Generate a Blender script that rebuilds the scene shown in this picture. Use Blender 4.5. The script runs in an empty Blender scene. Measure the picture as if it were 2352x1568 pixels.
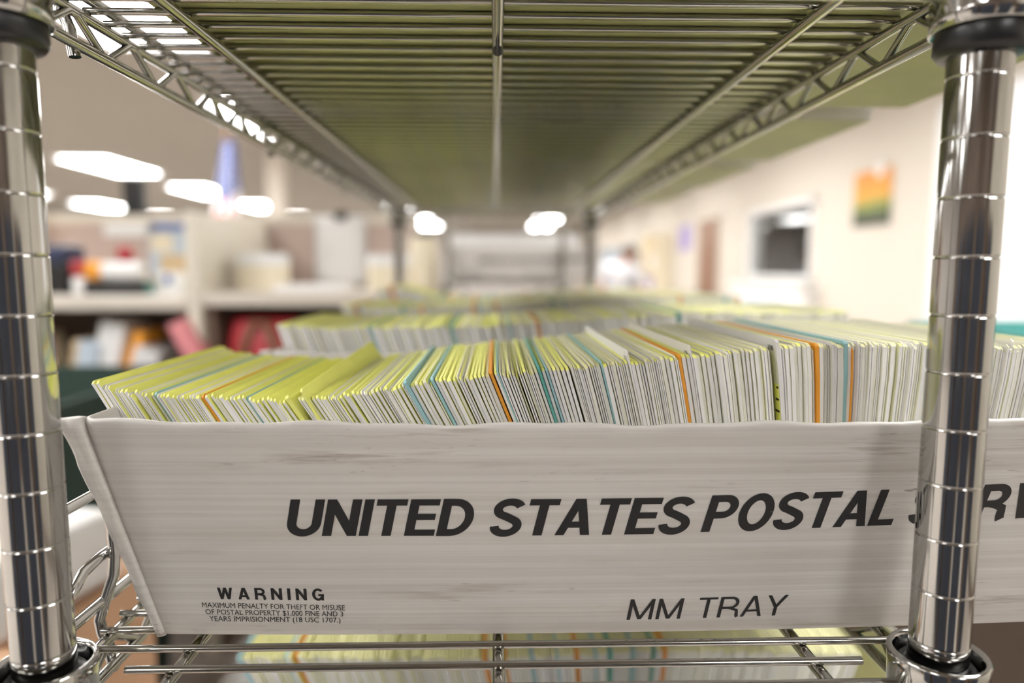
import bpy, bmesh, math, random
from math import sin, cos, pi, radians
from mathutils import Matrix, Vector

random.seed(7)
SC = bpy.context.scene
COL = SC.collection
H0 = 1.30                      # lens height above the floor, metres

# ------------------------------------------------------------------ camera, world, exposure
cam_d = bpy.data.cameras.new('camera')
cam_d.sensor_width = 36.0
cam_d.lens = 1560.0 / 2352.0 * 36.0
cam_d.clip_start = 0.01
cam_d.clip_end = 100.0
cam_d.dof.use_dof = True
cam_d.dof.focus_distance = 0.345
cam_d.dof.aperture_fstop = 2.7
cam = bpy.data.objects.new('camera', cam_d)
cam.matrix_world = Matrix.Translation((0, 0, H0)) @ (Matrix.Rotation(radians(-1.43), 4, 'Z') @ Matrix.Rotation(radians(84.0), 4, 'X') @ Matrix.Rotation(radians(0.1), 4, 'Z'))
COL.objects.link(cam)
SC.camera = cam

world = bpy.data.worlds.new('world')
world.use_nodes = True
world.node_tree.nodes['Background'].inputs[0].default_value = (0.9, 0.95, 1.0, 1)
world.node_tree.nodes['Background'].inputs[1].default_value = 0.4
SC.world = world
SC.view_settings.view_transform = 'Standard'
SC.view_settings.look = 'None'
SC.view_settings.gamma = 1.0
SC.view_settings.use_curve_mapping = False
SC.view_settings.exposure = 0.72
LAMP = 15.5                    # brightness of the ceiling troffers

# ------------------------------------------------------------------ materials
MATS = {}


def mat(name, col, rough=0.5, metal=0.0, spec=0.5, emit=None, var=0.0, noise=0.0, nscale=8.0, bump=0.0, coat=0.0):
    """One procedural surface: base colour with a little object-to-object and noise variation."""
    m = bpy.data.materials.new(name)
    m.use_nodes = True
    nt = m.node_tree
    b = nt.nodes['Principled BSDF']
    b.inputs['Roughness'].default_value = rough
    b.inputs['Metallic'].default_value = metal
    b.inputs['Specular IOR Level'].default_value = spec
    b.inputs['Coat Weight'].default_value = coat
    b.inputs['Base Color'].default_value = (*col, 1)
    if emit:
        b.inputs['Emission Color'].default_value = (*emit[0], 1)
        b.inputs['Emission Strength'].default_value = emit[1]
    last = None
    if var or noise:
        rgb = nt.nodes.new('ShaderNodeRGB')
        rgb.outputs[0].default_value = (*col, 1)
        last = rgb.outputs[0]
    if var:
        oi = nt.nodes.new('ShaderNodeObjectInfo')
        mr = nt.nodes.new('ShaderNodeMapRange')
        mr.inputs[3].default_value = 1 - var
        mr.inputs[4].default_value = 1 + var * 0.6
        nt.links.new(oi.outputs['Random'], mr.inputs[0])
        hs = nt.nodes.new('ShaderNodeHueSaturation')
        nt.links.new(mr.outputs[0], hs.inputs['Value'])
        nt.links.new(last, hs.inputs['Color'])
        last = hs.outputs[0]
    if noise or bump:
        tc = nt.nodes.new('ShaderNodeTexCoord')
        nz = nt.nodes.new('ShaderNodeTexNoise')
        nz.inputs['Scale'].default_value = nscale
        nz.inputs['Detail'].default_value = 4
        nt.links.new(tc.outputs['Object'], nz.inputs['Vector'])
        if noise:
            mr2 = nt.nodes.new('ShaderNodeMapRange')
            mr2.inputs[3].default_value = 1 - noise
            mr2.inputs[4].default_value = 1 + noise
            nt.links.new(nz.outputs['Fac'], mr2.inputs[0])
            hs2 = nt.nodes.new('ShaderNodeHueSaturation')
            nt.links.new(mr2.outputs[0], hs2.inputs['Value'])
            nt.links.new(last, hs2.inputs['Color'])
            last = hs2.outputs[0]
        if bump:
            bp = nt.nodes.new('ShaderNodeBump')
            bp.inputs['Strength'].default_value = bump
            bp.inputs['Distance'].default_value = 0.002
            nt.links.new(nz.outputs['Fac'], bp.inputs['Height'])
            nt.links.new(bp.outputs[0], b.inputs['Normal'])
    if last is not None:
        nt.links.new(last, b.inputs['Base Color'])
    MATS[name] = m
    return m


WIRE = mat('wire_plating', (0.46, 0.45, 0.42), rough=0.13, metal=1.0, noise=0.06, nscale=60)
CHROME = mat('chrome_plating', (0.49, 0.485, 0.47), rough=0.10, metal=1.0, noise=0.06, nscale=60)
BLACKP = mat('black_plastic', (0.012, 0.012, 0.013), rough=0.35)
PAPERW = mat('white_paper', (0.86, 0.845, 0.83), rough=0.75, var=0.10)
PAPERY = mat('yellow_green_paper', (0.92, 0.93, 0.26), rough=0.7, var=0.12, noise=0.08, nscale=40)
PAPERE = mat('pale_yellow_edge', (0.84, 0.81, 0.47), rough=0.75, var=0.18)
PAPERB = mat('light_blue_card_stock', (0.34, 0.58, 0.62), rough=0.7, var=0.06)
PAPERO = mat('orange_card_stock', (0.85, 0.36, 0.035), rough=0.7, var=0.04)
PAPERT = mat('teal_green_card_stock', (0.12, 0.42, 0.36), rough=0.7)
INK = mat('black_ink', (0.012, 0.012, 0.013), rough=0.5)
CREAM = mat('cream_wall_paint', (0.60, 0.55, 0.475), rough=0.8, noise=0.03, nscale=2)
CEIL = mat('ceiling_tile', (0.29, 0.264, 0.228), rough=0.9, noise=0.05, nscale=3)
FLOORM = mat('beige_floor_tile', (0.58, 0.52, 0.47), rough=0.35, noise=0.08, nscale=3)
GREYW = mat('grey_wall_paint', (0.60, 0.57, 0.55), rough=0.8, noise=0.03, nscale=2)
FABRIC = mat('mauve_partition_fabric', (0.52, 0.41, 0.36), rough=0.95, noise=0.08, nscale=120)
CREAMM = mat('cream_metal', (0.72, 0.67, 0.57), rough=0.5)
WORK = mat('worktop_laminate', (0.66, 0.60, 0.52), rough=0.45, noise=0.05, nscale=6)
BROWN = mat('dark_brown_laminate', (0.16, 0.115, 0.085), rough=0.55, noise=0.1, nscale=5)
WOODD = mat('brown_door_wood', (0.22, 0.11, 0.06), rough=0.5, noise=0.15, nscale=6)
CARD = mat('cardboard', (0.68, 0.42, 0.26), rough=0.85, noise=0.06, nscale=10)
BOXC = mat('cream_carton', (0.80, 0.72, 0.55), rough=0.75, noise=0.04, nscale=10)
WHITE = mat('white_plastic', (0.80, 0.80, 0.79), rough=0.45)
DGREEN = mat('dark_green_canvas', (0.022, 0.045, 0.034), rough=0.9, noise=0.1, nscale=40)
NAVY = mat('navy_plastic', (0.03, 0.04, 0.09), rough=0.5)
RED = mat('red_vinyl', (0.42, 0.03, 0.04), rough=0.5)
PINK = mat('pink_card', (0.75, 0.27, 0.29), rough=0.7)
TEALP = mat('teal_plastic', (0.09, 0.36, 0.33), rough=0.4)
BLUE = mat('blue_print', (0.05, 0.12, 0.42), rough=0.6)
TAN = mat('tan_carton', (0.62, 0.46, 0.27), rough=0.8)
SKIN = mat('skin', (0.42, 0.22, 0.14), rough=0.55)
HAIR = mat('dark_hair', (0.03, 0.02, 0.017), rough=0.6)
SHIRT = mat('white_shirt_cloth', (0.66, 0.66, 0.69), rough=0.85)
TROUS = mat('navy_trouser_cloth', (0.04, 0.05, 0.09), rough=0.9)
LBLUE = mat('light_blue_paint', (0.50, 0.58, 0.66), rough=0.6)
PURPLE = mat('purple_print', (0.30, 0.24, 0.52), rough=0.6)
FRED = mat('flag_red', (0.60, 0.06, 0.08), rough=0.85)
FWHITE = mat('flag_white', (0.82, 0.80, 0.80), rough=0.85)
FBLUE = mat('flag_blue', (0.05, 0.08, 0.26), rough=0.85)
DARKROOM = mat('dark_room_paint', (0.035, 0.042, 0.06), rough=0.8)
LAMPM = mat('troffer_diffuser', (0.9, 0.9, 0.9), emit=((1.0, 0.99, 0.97), LAMP))


def tray_mat():
    """Worn white corrugated plastic: fine horizontal flutes, smears and brown scuffs that run along the tray."""
    m = bpy.data.materials.new('worn_white_corrugated_plastic')
    m.use_nodes = True
    nt = m.node_tree
    N, L = nt.nodes, nt.links
    b = N['Principled BSDF']
    b.inputs['Roughness'].default_value = 0.42
    tc = N.new('ShaderNodeTexCoord')

    def stretched(sx, sz, detail, scale=1.0, off=0.0):
        mp = N.new('ShaderNodeMapping')
        mp.inputs['Scale'].default_value = (sx, sx, sz)
        mp.inputs['Location'].default_value = (off, off, off)
        L.new(tc.outputs['Object'], mp.inputs['Vector'])
        n = N.new('ShaderNodeTexNoise')
        n.inputs['Scale'].default_value = scale
        n.inputs['Detail'].default_value = detail
        n.inputs['Roughness'].default_value = 0.62
        L.new(mp.outputs[0], n.inputs['Vector'])
        return n.outputs['Fac']

    def ramp(fac, a, c, lo, hi):
        r = N.new('ShaderNodeMapRange')
        r.inputs[1].default_value = a
        r.inputs[2].default_value = c
        r.inputs[3].default_value = lo
        r.inputs[4].default_value = hi
        L.new(fac, r.inputs[0])
        return r.outputs[0]

    def mixc(fac, A, B):
        x = N.new('ShaderNodeMix')
        x.data_type = 'RGBA'
        if isinstance(fac, float):
            x.inputs[0].default_value = fac
        else:
            L.new(fac, x.inputs[0])
        for k, v in ((6, A), (7, B)):
            if isinstance(v, tuple):
                x.inputs[k].default_value = (*v, 1)
            else:
                L.new(v, x.inputs[k])
        return x.outputs[2]

    def mul(a, c):
        x = N.new('ShaderNodeMath')
        x.operation = 'MULTIPLY'
        L.new(a, x.inputs[0])
        L.new(c, x.inputs[1])
        return x.outputs[0]

    lines = stretched(1.2, 420.0, 2)
    band = stretched(5.0, 90.0, 3, off=3.1)
    dirt = stretched(14.0, 260.0, 5, off=7.7)
    patch = stretched(7.0, 34.0, 2, off=1.3)
    speck = stretched(60.0, 420.0, 3, off=5.0)
    base = mixc(ramp(lines, 0.35, 0.68, 0.0, 1.0), (0.59, 0.56, 0.525), (0.67, 0.645, 0.61))
    base = mixc(ramp(band, 0.50, 0.74, 0.0, 0.55), base, (0.50, 0.46, 0.41))
    d = mul(ramp(dirt, 0.54, 0.70, 0.0, 1.0), ramp(patch, 0.48, 0.64, 0.0, 0.75))
    base = mixc(d, base, (0.27, 0.215, 0.165))
    s = mul(ramp(speck, 0.64, 0.74, 0.0, 1.0), ramp(patch, 0.50, 0.60, 0.0, 0.6))
    base = mixc(s, base, (0.12, 0.09, 0.07))
    L.new(base, b.inputs['Base Color'])
    bp = N.new('ShaderNodeBump')
    bp.inputs['Strength'].default_value = 0.18
    bp.inputs['Distance'].default_value = 0.001
    L.new(lines, bp.inputs['Height'])
    L.new(bp.outputs[0], b.inputs['Normal'])
    return m


TRAYM = tray_mat()


UNDER = mat('olive_underside', (0.36, 0.365, 0.18), rough=0.55, noise=0.22, nscale=14)  # mottled olive for tray bases, darker and yellower than the tray walls


def poster_mat():
    """Printed picture: orange sky down to a green and dark hillside."""
    m = bpy.data.materials.new('sunset_print')
    m.use_nodes = True
    nt = m.node_tree
    b = nt.nodes['Principled BSDF']
    b.inputs['Roughness'].default_value = 0.5
    tc = nt.nodes.new('ShaderNodeTexCoord')
    sp = nt.nodes.new('ShaderNodeSeparateXYZ')
    nz = nt.nodes.new('ShaderNodeTexNoise')
    nz.inputs['Scale'].default_value = 7
    ma = nt.nodes.new('ShaderNodeMath')
    ma.operation = 'MULTIPLY_ADD'
    ma.inputs[1].default_value = 0.25
    cr = nt.nodes.new('ShaderNodeValToRGB')
    els = cr.color_ramp.elements
    els[0].position, els[0].color = 0.10, (0.03, 0.035, 0.02, 1)
    els[1].position, els[1].color = 1.0, (0.62, 0.22, 0.01, 1)
    for p, c in ((0.28, (0.10, 0.14, 0.03, 1)), (0.42, (0.32, 0.30, 0.04, 1)), (0.56, (0.64, 0.30, 0.02, 1))):
        e = els.new(p)
        e.color = c
    nt.links.new(tc.outputs['Generated'], sp.inputs[0])
    nt.links.new(tc.outputs['Generated'], nz.inputs['Vector'])
    nt.links.new(nz.outputs['Fac'], ma.inputs[0])
    sub = nt.nodes.new('ShaderNodeMath')
    sub.operation = 'SUBTRACT'
    sub.inputs[1].default_value = 0.125
    nt.links.new(sp.outputs['Z'], sub.inputs[0])
    nt.links.new(sub.outputs[0], ma.inputs[2])
    nt.links.new(ma.outputs[0], cr.inputs[0])
    nt.links.new(cr.outputs[0], b.inputs['Base Color'])
    return m


POSTER = poster_mat()


def glass_mat():
    m = bpy.data.materials.new('window_glass')
    m.use_nodes = True
    b = m.node_tree.nodes['Principled BSDF']
    b.inputs['Base Color'].default_value = (0.85, 0.88, 0.88, 1)
    b.inputs['Roughness'].default_value = 0.02
    b.inputs['Transmission Weight'].default_value = 1.0
    b.inputs['IOR'].default_value = 1.5
    return m


GLASS = glass_mat()

# ------------------------------------------------------------------ mesh helpers


class MB:
    """Collects faces with material numbers, then links them as ONE mesh object."""

    def __init__(self):
        self.v, self.f, self.m, self.s = [], [], [], []

    def add(self, verts, faces, mi=0, smooth=False):
        o = len(self.v)
        self.v += [tuple(p) for p in verts]
        for f in faces:
            self.f.append([i + o for i in f])
            self.m.append(mi)
            self.s.append(smooth)

    def box(self, x0, x1, y0, y1, z0, z1, mi=0, mtx=None):
        vs = [Vector((x, y, z)) for z in (z0, z1) for y in (y0, y1) for x in (x0, x1)]
        if mtx is not None:
            vs = [mtx @ p for p in vs]
        self.add(vs, [(0, 2, 3, 1), (4, 5, 7, 6), (0, 1, 5, 4), (2, 6, 7, 3), (0, 4, 6, 2), (1, 3, 7, 5)], mi)

    def tube(self, path, r, n=10, mi=0, caps=True, closed=False):
        P = [Vector(p) for p in path]
        rings = []
        up = None
        for i, p in enumerate(P):
            a = P[max(i - 1, 0)]
            c = P[min(i + 1, len(P) - 1)]
            t = (c - a).normalized()
            if up is None:
                up = Vector((0, 0, 1)) if abs(t.z) < 0.9 else Vector((1, 0, 0))
            u = (up - t * up.dot(t))
            if u.length < 1e-6:
                u = Vector((1, 0, 0)) - t * t.x
            u.normalize()
            up = u
            w = t.cross(u)
            rr = r[i] if isinstance(r, (list, tuple)) else r
            rings.append([p + (u * cos(2 * pi * k / n) + w * sin(2 * pi * k / n)) * rr for k in range(n)])
        vs = [q for ring in rings for q in ring]
        fs = []
        for i in range(len(P) - 1):
            for k in range(n):
                k2 = (k + 1) % n
                fs.append((i * n + k, i * n + k2, (i + 1) * n + k2, (i + 1) * n + k))
        self.add(vs, fs, mi, True)
        if caps:
            self.add(rings[0], [tuple(reversed(range(n)))], mi)
            self.add(rings[-1], [tuple(range(n))], mi)

    def lathe(self, prof, n=32, mi=0, x=0.0, y=0.0, z=0.0, smooth=True):
        vs = []
        for r, h in prof:
            for k in range(n):
                a = 2 * pi * k / n
                vs.append((x + r * cos(a), y + r * sin(a), z + h))
        fs = []
        for i in range(len(prof) - 1):
            for k in range(n):
                k2 = (k + 1) % n
                fs.append((i * n + k, i * n + k2, (i + 1) * n + k2, (i + 1) * n + k))
        self.add(vs, fs, mi, smooth)

    def loops(self, rings, mi=0, smooth=True, cap0=False, cap1=False):
        n = len(rings[0])
        vs = [q for ring in rings for q in ring]
        fs = []
        for i in range(len(rings) - 1):
            for k in range(n):
                k2 = (k + 1) % n
                fs.append((i * n + k, i * n + k2, (i + 1) * n + k2, (i + 1) * n + k))
        if cap0:
            fs.append(tuple(reversed(range(n))))
        if cap1:
            fs.append(tuple((len(rings) - 1) * n + k for k in range(n)))
        self.add(vs, fs, mi, smooth)

    def mesh(self, name, mats):
        me = bpy.data.meshes.new(name)
        me.from_pydata(self.v, [], self.f)
        for m in (mats if isinstance(mats, (list, tuple)) else [mats]):
            me.materials.append(m)
        me.polygons.foreach_set('material_index', self.m)
        me.polygons.foreach_set('use_smooth', self.s)
        me.update()
        return me

    def build(self, name, mats, parent=None, loc=None):
        o = bpy.data.objects.new(name, self.mesh(name, mats))
        COL.objects.link(o)
        if parent is not None:
            o.parent = parent
        if loc is not None:
            o.location = loc
        return o


def bevel(o, w, seg=2):
    m = o.modifiers.new('bevel', 'BEVEL')
    m.width = w
    m.segments = seg
    m.limit_method = 'ANGLE'
    return o


def tag(o, label=None, cat=None, group=None, kind=None):
    if label:
        o['label'] = label
    if cat:
        o['category'] = cat
    if group:
        o['group'] = group
    if kind:
        o['kind'] = kind
    return o


def empty(name, loc=(0, 0, 0), rz=0.0):
    o = bpy.data.objects.new(name, None)
    o.empty_display_size = 0.05
    o.location = loc
    o.rotation_euler = (0, 0, rz)
    COL.objects.link(o)
    return o


def link_copy(src, parent=None, loc=None):
    c = src.copy()
    COL.objects.link(c)
    if parent is not None:
        c.parent = parent
    if loc is not None:
        c.location = loc
    return c


def copy_tree(o, parent=None):
    kids = list(o.children)
    c = o.copy()
    COL.objects.link(c)
    c.parent = parent
    for k in kids:
        copy_tree(k, c)
    return c


def box_obj(name, x0, x1, y0, y1, z0, z1, m, parent=None, bev=0.004):
    b = MB()
    b.box(x0, x1, y0, y1, z0, z1)
    o = b.build(name, m, parent)
    if bev:
        bevel(o, bev)
    return o


# ------------------------------------------------------------------ the room
XL, XR, YB, YF, ZC = -11.0, 2.9, -4.5, 24.0, 2.65
b = MB(); b.box(XL, XR, YB, YF, -0.1, 0.0); tag(b.build('floor', FLOORM), kind='structure')
b = MB(); b.box(XL, XR, YB, YF, ZC, ZC + 0.1); tag(b.build('ceiling', CEIL), kind='structure')
b = MB(); b.box(XL - 0.1, XL, YB, YF, 0, ZC); tag(b.build('wall_left', GREYW), kind='structure')
b = MB(); b.box(XL, XR, YF, YF + 0.1, 0, ZC); tag(b.build('wall_far', GREYW), kind='structure')
b = MB(); b.box(XL, XR, YB - 0.1, YB, 0, ZC); tag(b.build('wall_back', BROWN), kind='structure')
# right wall with the opening of the office window
WY0, WY1, WZ0, WZ1 = 6.15, 7.75, 1.20, 1.96
b = MB()
b.box(XR, XR + 0.12, YB, WY0, 0, ZC)
b.box(XR, XR + 0.12, WY1, YF, 0, ZC)
b.box(XR, XR + 0.12, WY0, WY1, 0, WZ0)
b.box(XR, XR + 0.12, WY0, WY1, WZ1, ZC)
tag(b.build('wall_right', CREAM), kind='structure')
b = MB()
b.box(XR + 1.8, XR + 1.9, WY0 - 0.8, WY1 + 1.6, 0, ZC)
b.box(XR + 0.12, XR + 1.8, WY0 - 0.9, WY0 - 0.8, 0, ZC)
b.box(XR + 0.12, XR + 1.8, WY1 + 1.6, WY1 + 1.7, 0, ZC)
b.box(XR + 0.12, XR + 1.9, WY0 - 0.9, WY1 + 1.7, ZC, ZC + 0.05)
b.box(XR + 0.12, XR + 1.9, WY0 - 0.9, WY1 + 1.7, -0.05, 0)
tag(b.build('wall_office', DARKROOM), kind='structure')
w = tag(empty('window_1', (XR, 6.95, WZ0)), kind='structure')
b = MB()
t = 0.05
b.box(-0.03, 0.13, -0.80, -0.80 + t, 0, 0.76)
b.box(-0.03, 0.13, 0.80 - t, 0.80, 0, 0.76)
b.box(-0.03, 0.13, -0.80, 0.80, 0, t)
b.box(-0.03, 0.13, -0.80, 0.80, 0.76 - t, 0.76)
bevel(b.build('window_frame', WHITE, w), 0.004)
b = MB(); b.box(0.05, 0.056, -0.75, 0.75, 0.05, 0.71); b.build('glass_pane', GLASS, w)
d1 = tag(empty('door_1', (XR, 9.2, 0)), kind='structure')
b = MB(); b.box(-0.035, -0.005, -0.40, 0.40, 0, 1.98); bevel(b.build('door_leaf', WOODD, d1), 0.004)
b = MB(); b.box(-0.02, 0, -0.46, -0.40, 0, 2.04); b.box(-0.02, 0, 0.40, 0.46, 0, 2.04); b.box(-0.02, 0, -0.46, 0.46, 1.98, 2.04)
b.build('door_casing', CREAM, d1)
b = MB(); b.tube([(-0.035, -0.33, 1.0), (-0.09, -0.33, 1.0)], 0.011); b.tube([(-0.085, -0.33, 1.0), (-0.085, -0.22, 1.0)], 0.010)
b.build('door_handle', CHROME, d1)
b = MB(); b.box(-2.61, -2.43, 7.95, 8.15, 0, ZC); tag(b.build('column_trim', CREAM), kind='structure')
b = MB(); b.box(XR - 0.015, XR, YB, WY1, 0, 0.1); tag(b.build('baseboard_right', BROWN), kind='structure')

# ceiling troffers: rows of recessed fluorescent panels, each a lamp of its own
LX = (-8.3, -5.0, -2.0, 1.40)
LY = (-2.6, 0.4, 3.6, 6.3, 9.2, 12.0, 14.8, 17.8, 21.0)
first = None
WX = {-8.3: 'outermost row on the left', -5.0: 'row second from the left', -2.0: 'row left of the shelving', 1.40: 'row nearest the right wall'}
WYL = ['behind the camera', 'above the shelf unit', 'nearest ahead', 'second ahead', 'third ahead', 'fourth ahead', 'fifth ahead', 'sixth ahead', 'farthest ahead']
for x in LX:
    for k, y in enumerate(LY):
        if x == -2.0 and y in (9.2, 12.0):
            continue
        if first is None:
            first = empty('ceiling_light', (x, y, ZC))
            b = MB()
            for (a0, a1, c0, c1) in ((-0.33, -0.30, -0.73, 0.73), (0.30, 0.33, -0.73, 0.73), (-0.30, 0.30, -0.73, -0.70), (-0.30, 0.30, 0.70, 0.73)):
                b.box(a0, a1, c0, c1, -0.022, 0.0)
            b.build('light_frame', WHITE, first)
            b = MB(); b.box(-0.30, 0.30, -0.70, 0.70, -0.014, -0.002); b.build('diffuser', LAMPM, first)
            r = first
        else:
            r = copy_tree(first)
            r.location = (x, y, ZC)
        tag(r, 'white ceiling light panel, %s, %s' % (WX[x], WYL[k]), 'ceiling light', 'ceiling light panels')

# ------------------------------------------------------------------ wire shelving
PX, PL = 0.207, 1.181            # post offset from the centre line, post spacing along the length


def grooved_post():
    """Tube with a fine groove every inch; each length between grooves is shaded on its own so that it stays straight."""
    b = MB()
    r, g = 0.0127, 0.00045
    b.lathe([(0.011, 0.0), (r, 0.002)], 44)
    z0, z = 0.002, 0.0105
    while z < 1.87:
        b.lathe([(r, z0), (r, z - 0.0008)], 44)
        b.lathe([(r, z - 0.0008), (r - g, z - 0.0003), (r - g, z + 0.0003), (r, z + 0.0008)], 44)
        z0 = z + 0.0008
        z += 0.0254
    b.lathe([(r, z0), (r, 1.88)], 44)
    b.lathe([(r, 1.88), (0.010, 1.884), (0.0, 1.8841)], 44)
    return b


def shelf_meshes():
    """Meshes of one chrome wire shelf, deck wires at z = 0, front edge at y = 0."""
    out = {}
    b = MB()
    y, i = 0.0125, 0
    ys = []
    while y < PL - 0.005:
        ys.append(y)
        y += 0.0181
    for i, y in enumerate(ys):
        hw = 0.178 if i in (0, len(ys) - 1) else 0.2095
        b.tube([(-hw, y, 0), (hw, y, 0)], 0.0019, 10)
    out['deck'] = b.mesh('deck_wires', WIRE)
    b = MB(); b.tube([(0, -0.002, 0), (0, PL + 0.002, 0)], 0.0031, 12); out['rib'] = b.mesh('support_rib', WIRE)
    b = MB(); b.tube([(0, 0, 0), (0, PL - 0.18, 0)], 0.0030, 14); out['rod'] = b.mesh('lower_rib', WIRE)
    b = MB()
    b.tube([(0, 0.012, -0.0045), (0, PL - 0.012, -0.0045)], 0.0027, 10)
    b.tube([(0.001, 0.012, -0.0205), (0.001, PL - 0.012, -0.0205)], 0.0030, 10)
    path, y, k = [], 0.024, 0
    while y < PL - 0.02:
        zz = -0.0062 if k % 2 else -0.0190
        path += [(0.0008, y - 0.0035, zz), (0.0008, y + 0.0035, zz)]
        y += 0.027
        k += 1
    b.tube(path, 0.0021, 8)
    out['side'] = b.mesh('side_truss', WIRE)
    b = MB()
    b.tube([(-PX + 0.012, 0, -0.003), (PX - 0.012, 0, -0.003)], 0.0027, 10)
    b.tube([(-PX + 0.012, 0, -0.0140), (PX - 0.012, 0, -0.0140)], 0.0030, 10)
    path, x, k = [], -PX + 0.026, 0
    while x < PX - 0.02:
        zz = -0.0050 if k % 2 else -0.0125
        path += [(x - 0.0035, 0.0006, zz), (x + 0.0035, 0.0006, zz)]
        x += 0.027
        k += 1
    b.tube(path, 0.0021, 8)
    out['end'] = b.mesh('end_truss', WIRE)
    b = MB()
    b.lathe([(0.0186, 0.0105), (0.0192, 0.0120), (0.0207, 0.0122), (0.0215, 0.0110), (0.0210, 0.004), (0.0200, -0.022), (0.0202, -0.028), (0.0188, -0.0285), (0.0172, -0.020), (0.0180, 0.006), (0.0186, 0.0105)], 40)
    out['collar'] = b.mesh('corner_collar', CHROME)
    b = MB()
    b.lathe([(0.01275, 0.0045), (0.0150, 0.0070), (0.0172, 0.0045), (0.0168, -0.024), (0.0180, -0.0290), (0.0182, -0.0360), (0.0165, -0.0385), (0.01275, -0.0385)], 36)
    out['sleeve'] = b.mesh('plastic_sleeve', BLACKP)
    return out


SM = shelf_meshes()


def mobj(name, me, parent, loc=(0, 0, 0)):
    o = bpy.data.objects.new(name, me)
    o.location = loc
    o.parent = parent
    COL.objects.link(o)
    return o


def wire_shelf(parent, z):
    s = mobj('wire_shelf', SM['deck'], parent, (0, 0, z))
    for x in (-0.157, 0.0, 0.157):
        mobj('support_rib', SM['rib'], s, (x, 0, -0.0048))
    mobj('lower_rib', SM['rod'], s, (0, 0.088, -0.0108))
    for x in (-PX, PX):
        mobj('side_truss', SM['side'], s, (x, 0, 0))
    for y in (0.0, PL):
        mobj('end_truss', SM['end'], s, (0, y - 0.002 if y == 0 else y + 0.002, 0))
    for x in (-PX, PX):
        for y in (0.0, PL):
            mobj('corner_collar', SM['collar'], s, (x, y, 0))
            mobj('plastic_sleeve', SM['sleeve'], s, (x, y, 0))
    return s


def ledge(parent, z):
    """Wire side ledge: two long rods held by bent uprights hooked into the left truss."""
    b = MB()
    X = -0.2145
    for h, y0 in ((0.0715, 0.0), (0.036, 0.028), (0.011, 0.0)):
        path = [(X, 1.13, h), (X, y0 + 0.030, h), (X, y0 + 0.016, h - 0.002), (X - 0.001, y0 + 0.006, h - 0.010)] if 0.02 < h < 0.05 else [(X, 1.13, h), (X, 0.018, h)]
        b.tube(path, 0.0029, 10)
    for y in (0.064, 0.36, 0.66, 0.96):
        b.tube([(X + 0.004, y, 0.072), (X + 0.005, y, 0.036), (X + 0.0045, y - 0.001, 0.024), (X + 0.001, y - 0.005, 0.010), (X - 0.0005, y - 0.008, 0.002), (X + 0.001, y - 0.009, -0.004), (X + 0.004, y - 0.009, -0.012), (X + 0.006, y - 0.009, -0.026)], 0.0029, 10)
    return b.build('side_ledge', CHROME, parent, (0, 0, z))


POSTM = grooved_post().mesh('post', CHROME)
Z_LOW, Z_MID, Z_TOP = H0 - 0.452, H0 - 0.190, H0 + 0.130


def shelving_unit(name, loc, zs, ledges=()):
    r = empty(name, loc)
    for x in (-PX, PX):
        for y in (0.0, PL):
            p = mobj('post', POSTM, r, (x, y, 0))
    for z in zs:
        wire_shelf(r, z)
    for z in ledges:
        ledge(r, z)
    return r


unit = shelving_unit('wire_shelving_unit', (0.0015, 0.298, 0), (Z_LOW, Z_MID, Z_TOP), (Z_MID, Z_TOP))
tag(unit, 'chrome wire shelving unit with grooved posts, holding the mail trays in front', 'shelving unit')
unit2 = shelving_unit('wire_shelving_unit', (0.037, 2.45, 0), (H0 - 0.62, H0 - 0.30, H0 - 0.035, H0 + 0.47))
tag(unit2, 'blurred chrome wire shelving unit standing behind the first one', 'shelving unit')

# ------------------------------------------------------------------ postal trays
TX0, TX1, TX0T, TX1T = -0.1735, 0.335, -0.199, 0.363      # bottom and rim, left and right
TY0, TY1, TY0T, TY1T = 0.340, 0.563, 0.322, 0.586         # bottom and rim, front and rear
TH = 0.1165
PITCH = 0.268


def bow(u):
    return 0.006 * math.sin(pi * min(max(u, 0.0), 1.0)) ** 0.8 if 0 < u < 1 else 0.0


def front_wall(x, v):
    """Outer front face of a tray: height v in 0..1 above its base, local coordinates of the tray."""
    x0, x1 = TX0 + (TX0T - TX0) * v, TX1 + (TX1T - TX1) * v
    y = TY0 + (TY0T - TY0) * v
    return y - bow((x - x0) / (x1 - x0))


def tray_ring(v, inset, r, top=False):
    x0, x1 = TX0 + (TX0T - TX0) * v + inset, TX1 + (TX1T - TX1) * v - inset
    y0, y1 = TY0 + (TY0T - TY0) * v + inset, TY1 + (TY1T - TY1) * v - inset
    z = TH * v
    pts = []

    def side(a, c, n):
        for i in range(n):
            t = i / n
            pts.append((a[0] + (c[0] - a[0]) * t, a[1] + (c[1] - a[1]) * t))

    def corner(cx, cy, a0):
        for i in range(6):
            a = a0 + (pi / 2) * i / 6
            pts.append((cx + r * cos(a), cy + r * sin(a)))
    side((x0 + r, y0), (x1 - r, y0), 56)
    corner(x1 - r, y0 + r, -pi / 2)
    side((x1, y0 + r), (x1, y1 - r), 14)
    corner(x1 - r, y1 - r, 0)
    side((x1 - r, y1), (x0 + r, y1), 30)
    corner(x0 + r, y1 - r, pi / 2)
    side((x0, y1 - r), (x0, y0 + r), 14)
    corner(x0 + r, y0 + r, pi)
    out = []
    for (x, y) in pts:
        u = (x - x0) / (x1 - x0)
        zz = z
        if v >= 0.0:
            edge = min(1.0, max(0.0, (y - y0) / (y1 - y0)))
            y -= bow(u) * max(0.0, 1 - edge * 3)
        if v > 0.8:
            k = (v - 0.8) / 0.2
            zz += k * (-0.0022 * sin(pi * min(max(u, 0), 1)) + 0.0007 * sin(x * 61 + y * 40) + 0.0005 * sin(x * 143 + 1.3))
        out.append((x, y, zz))
    return out


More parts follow.
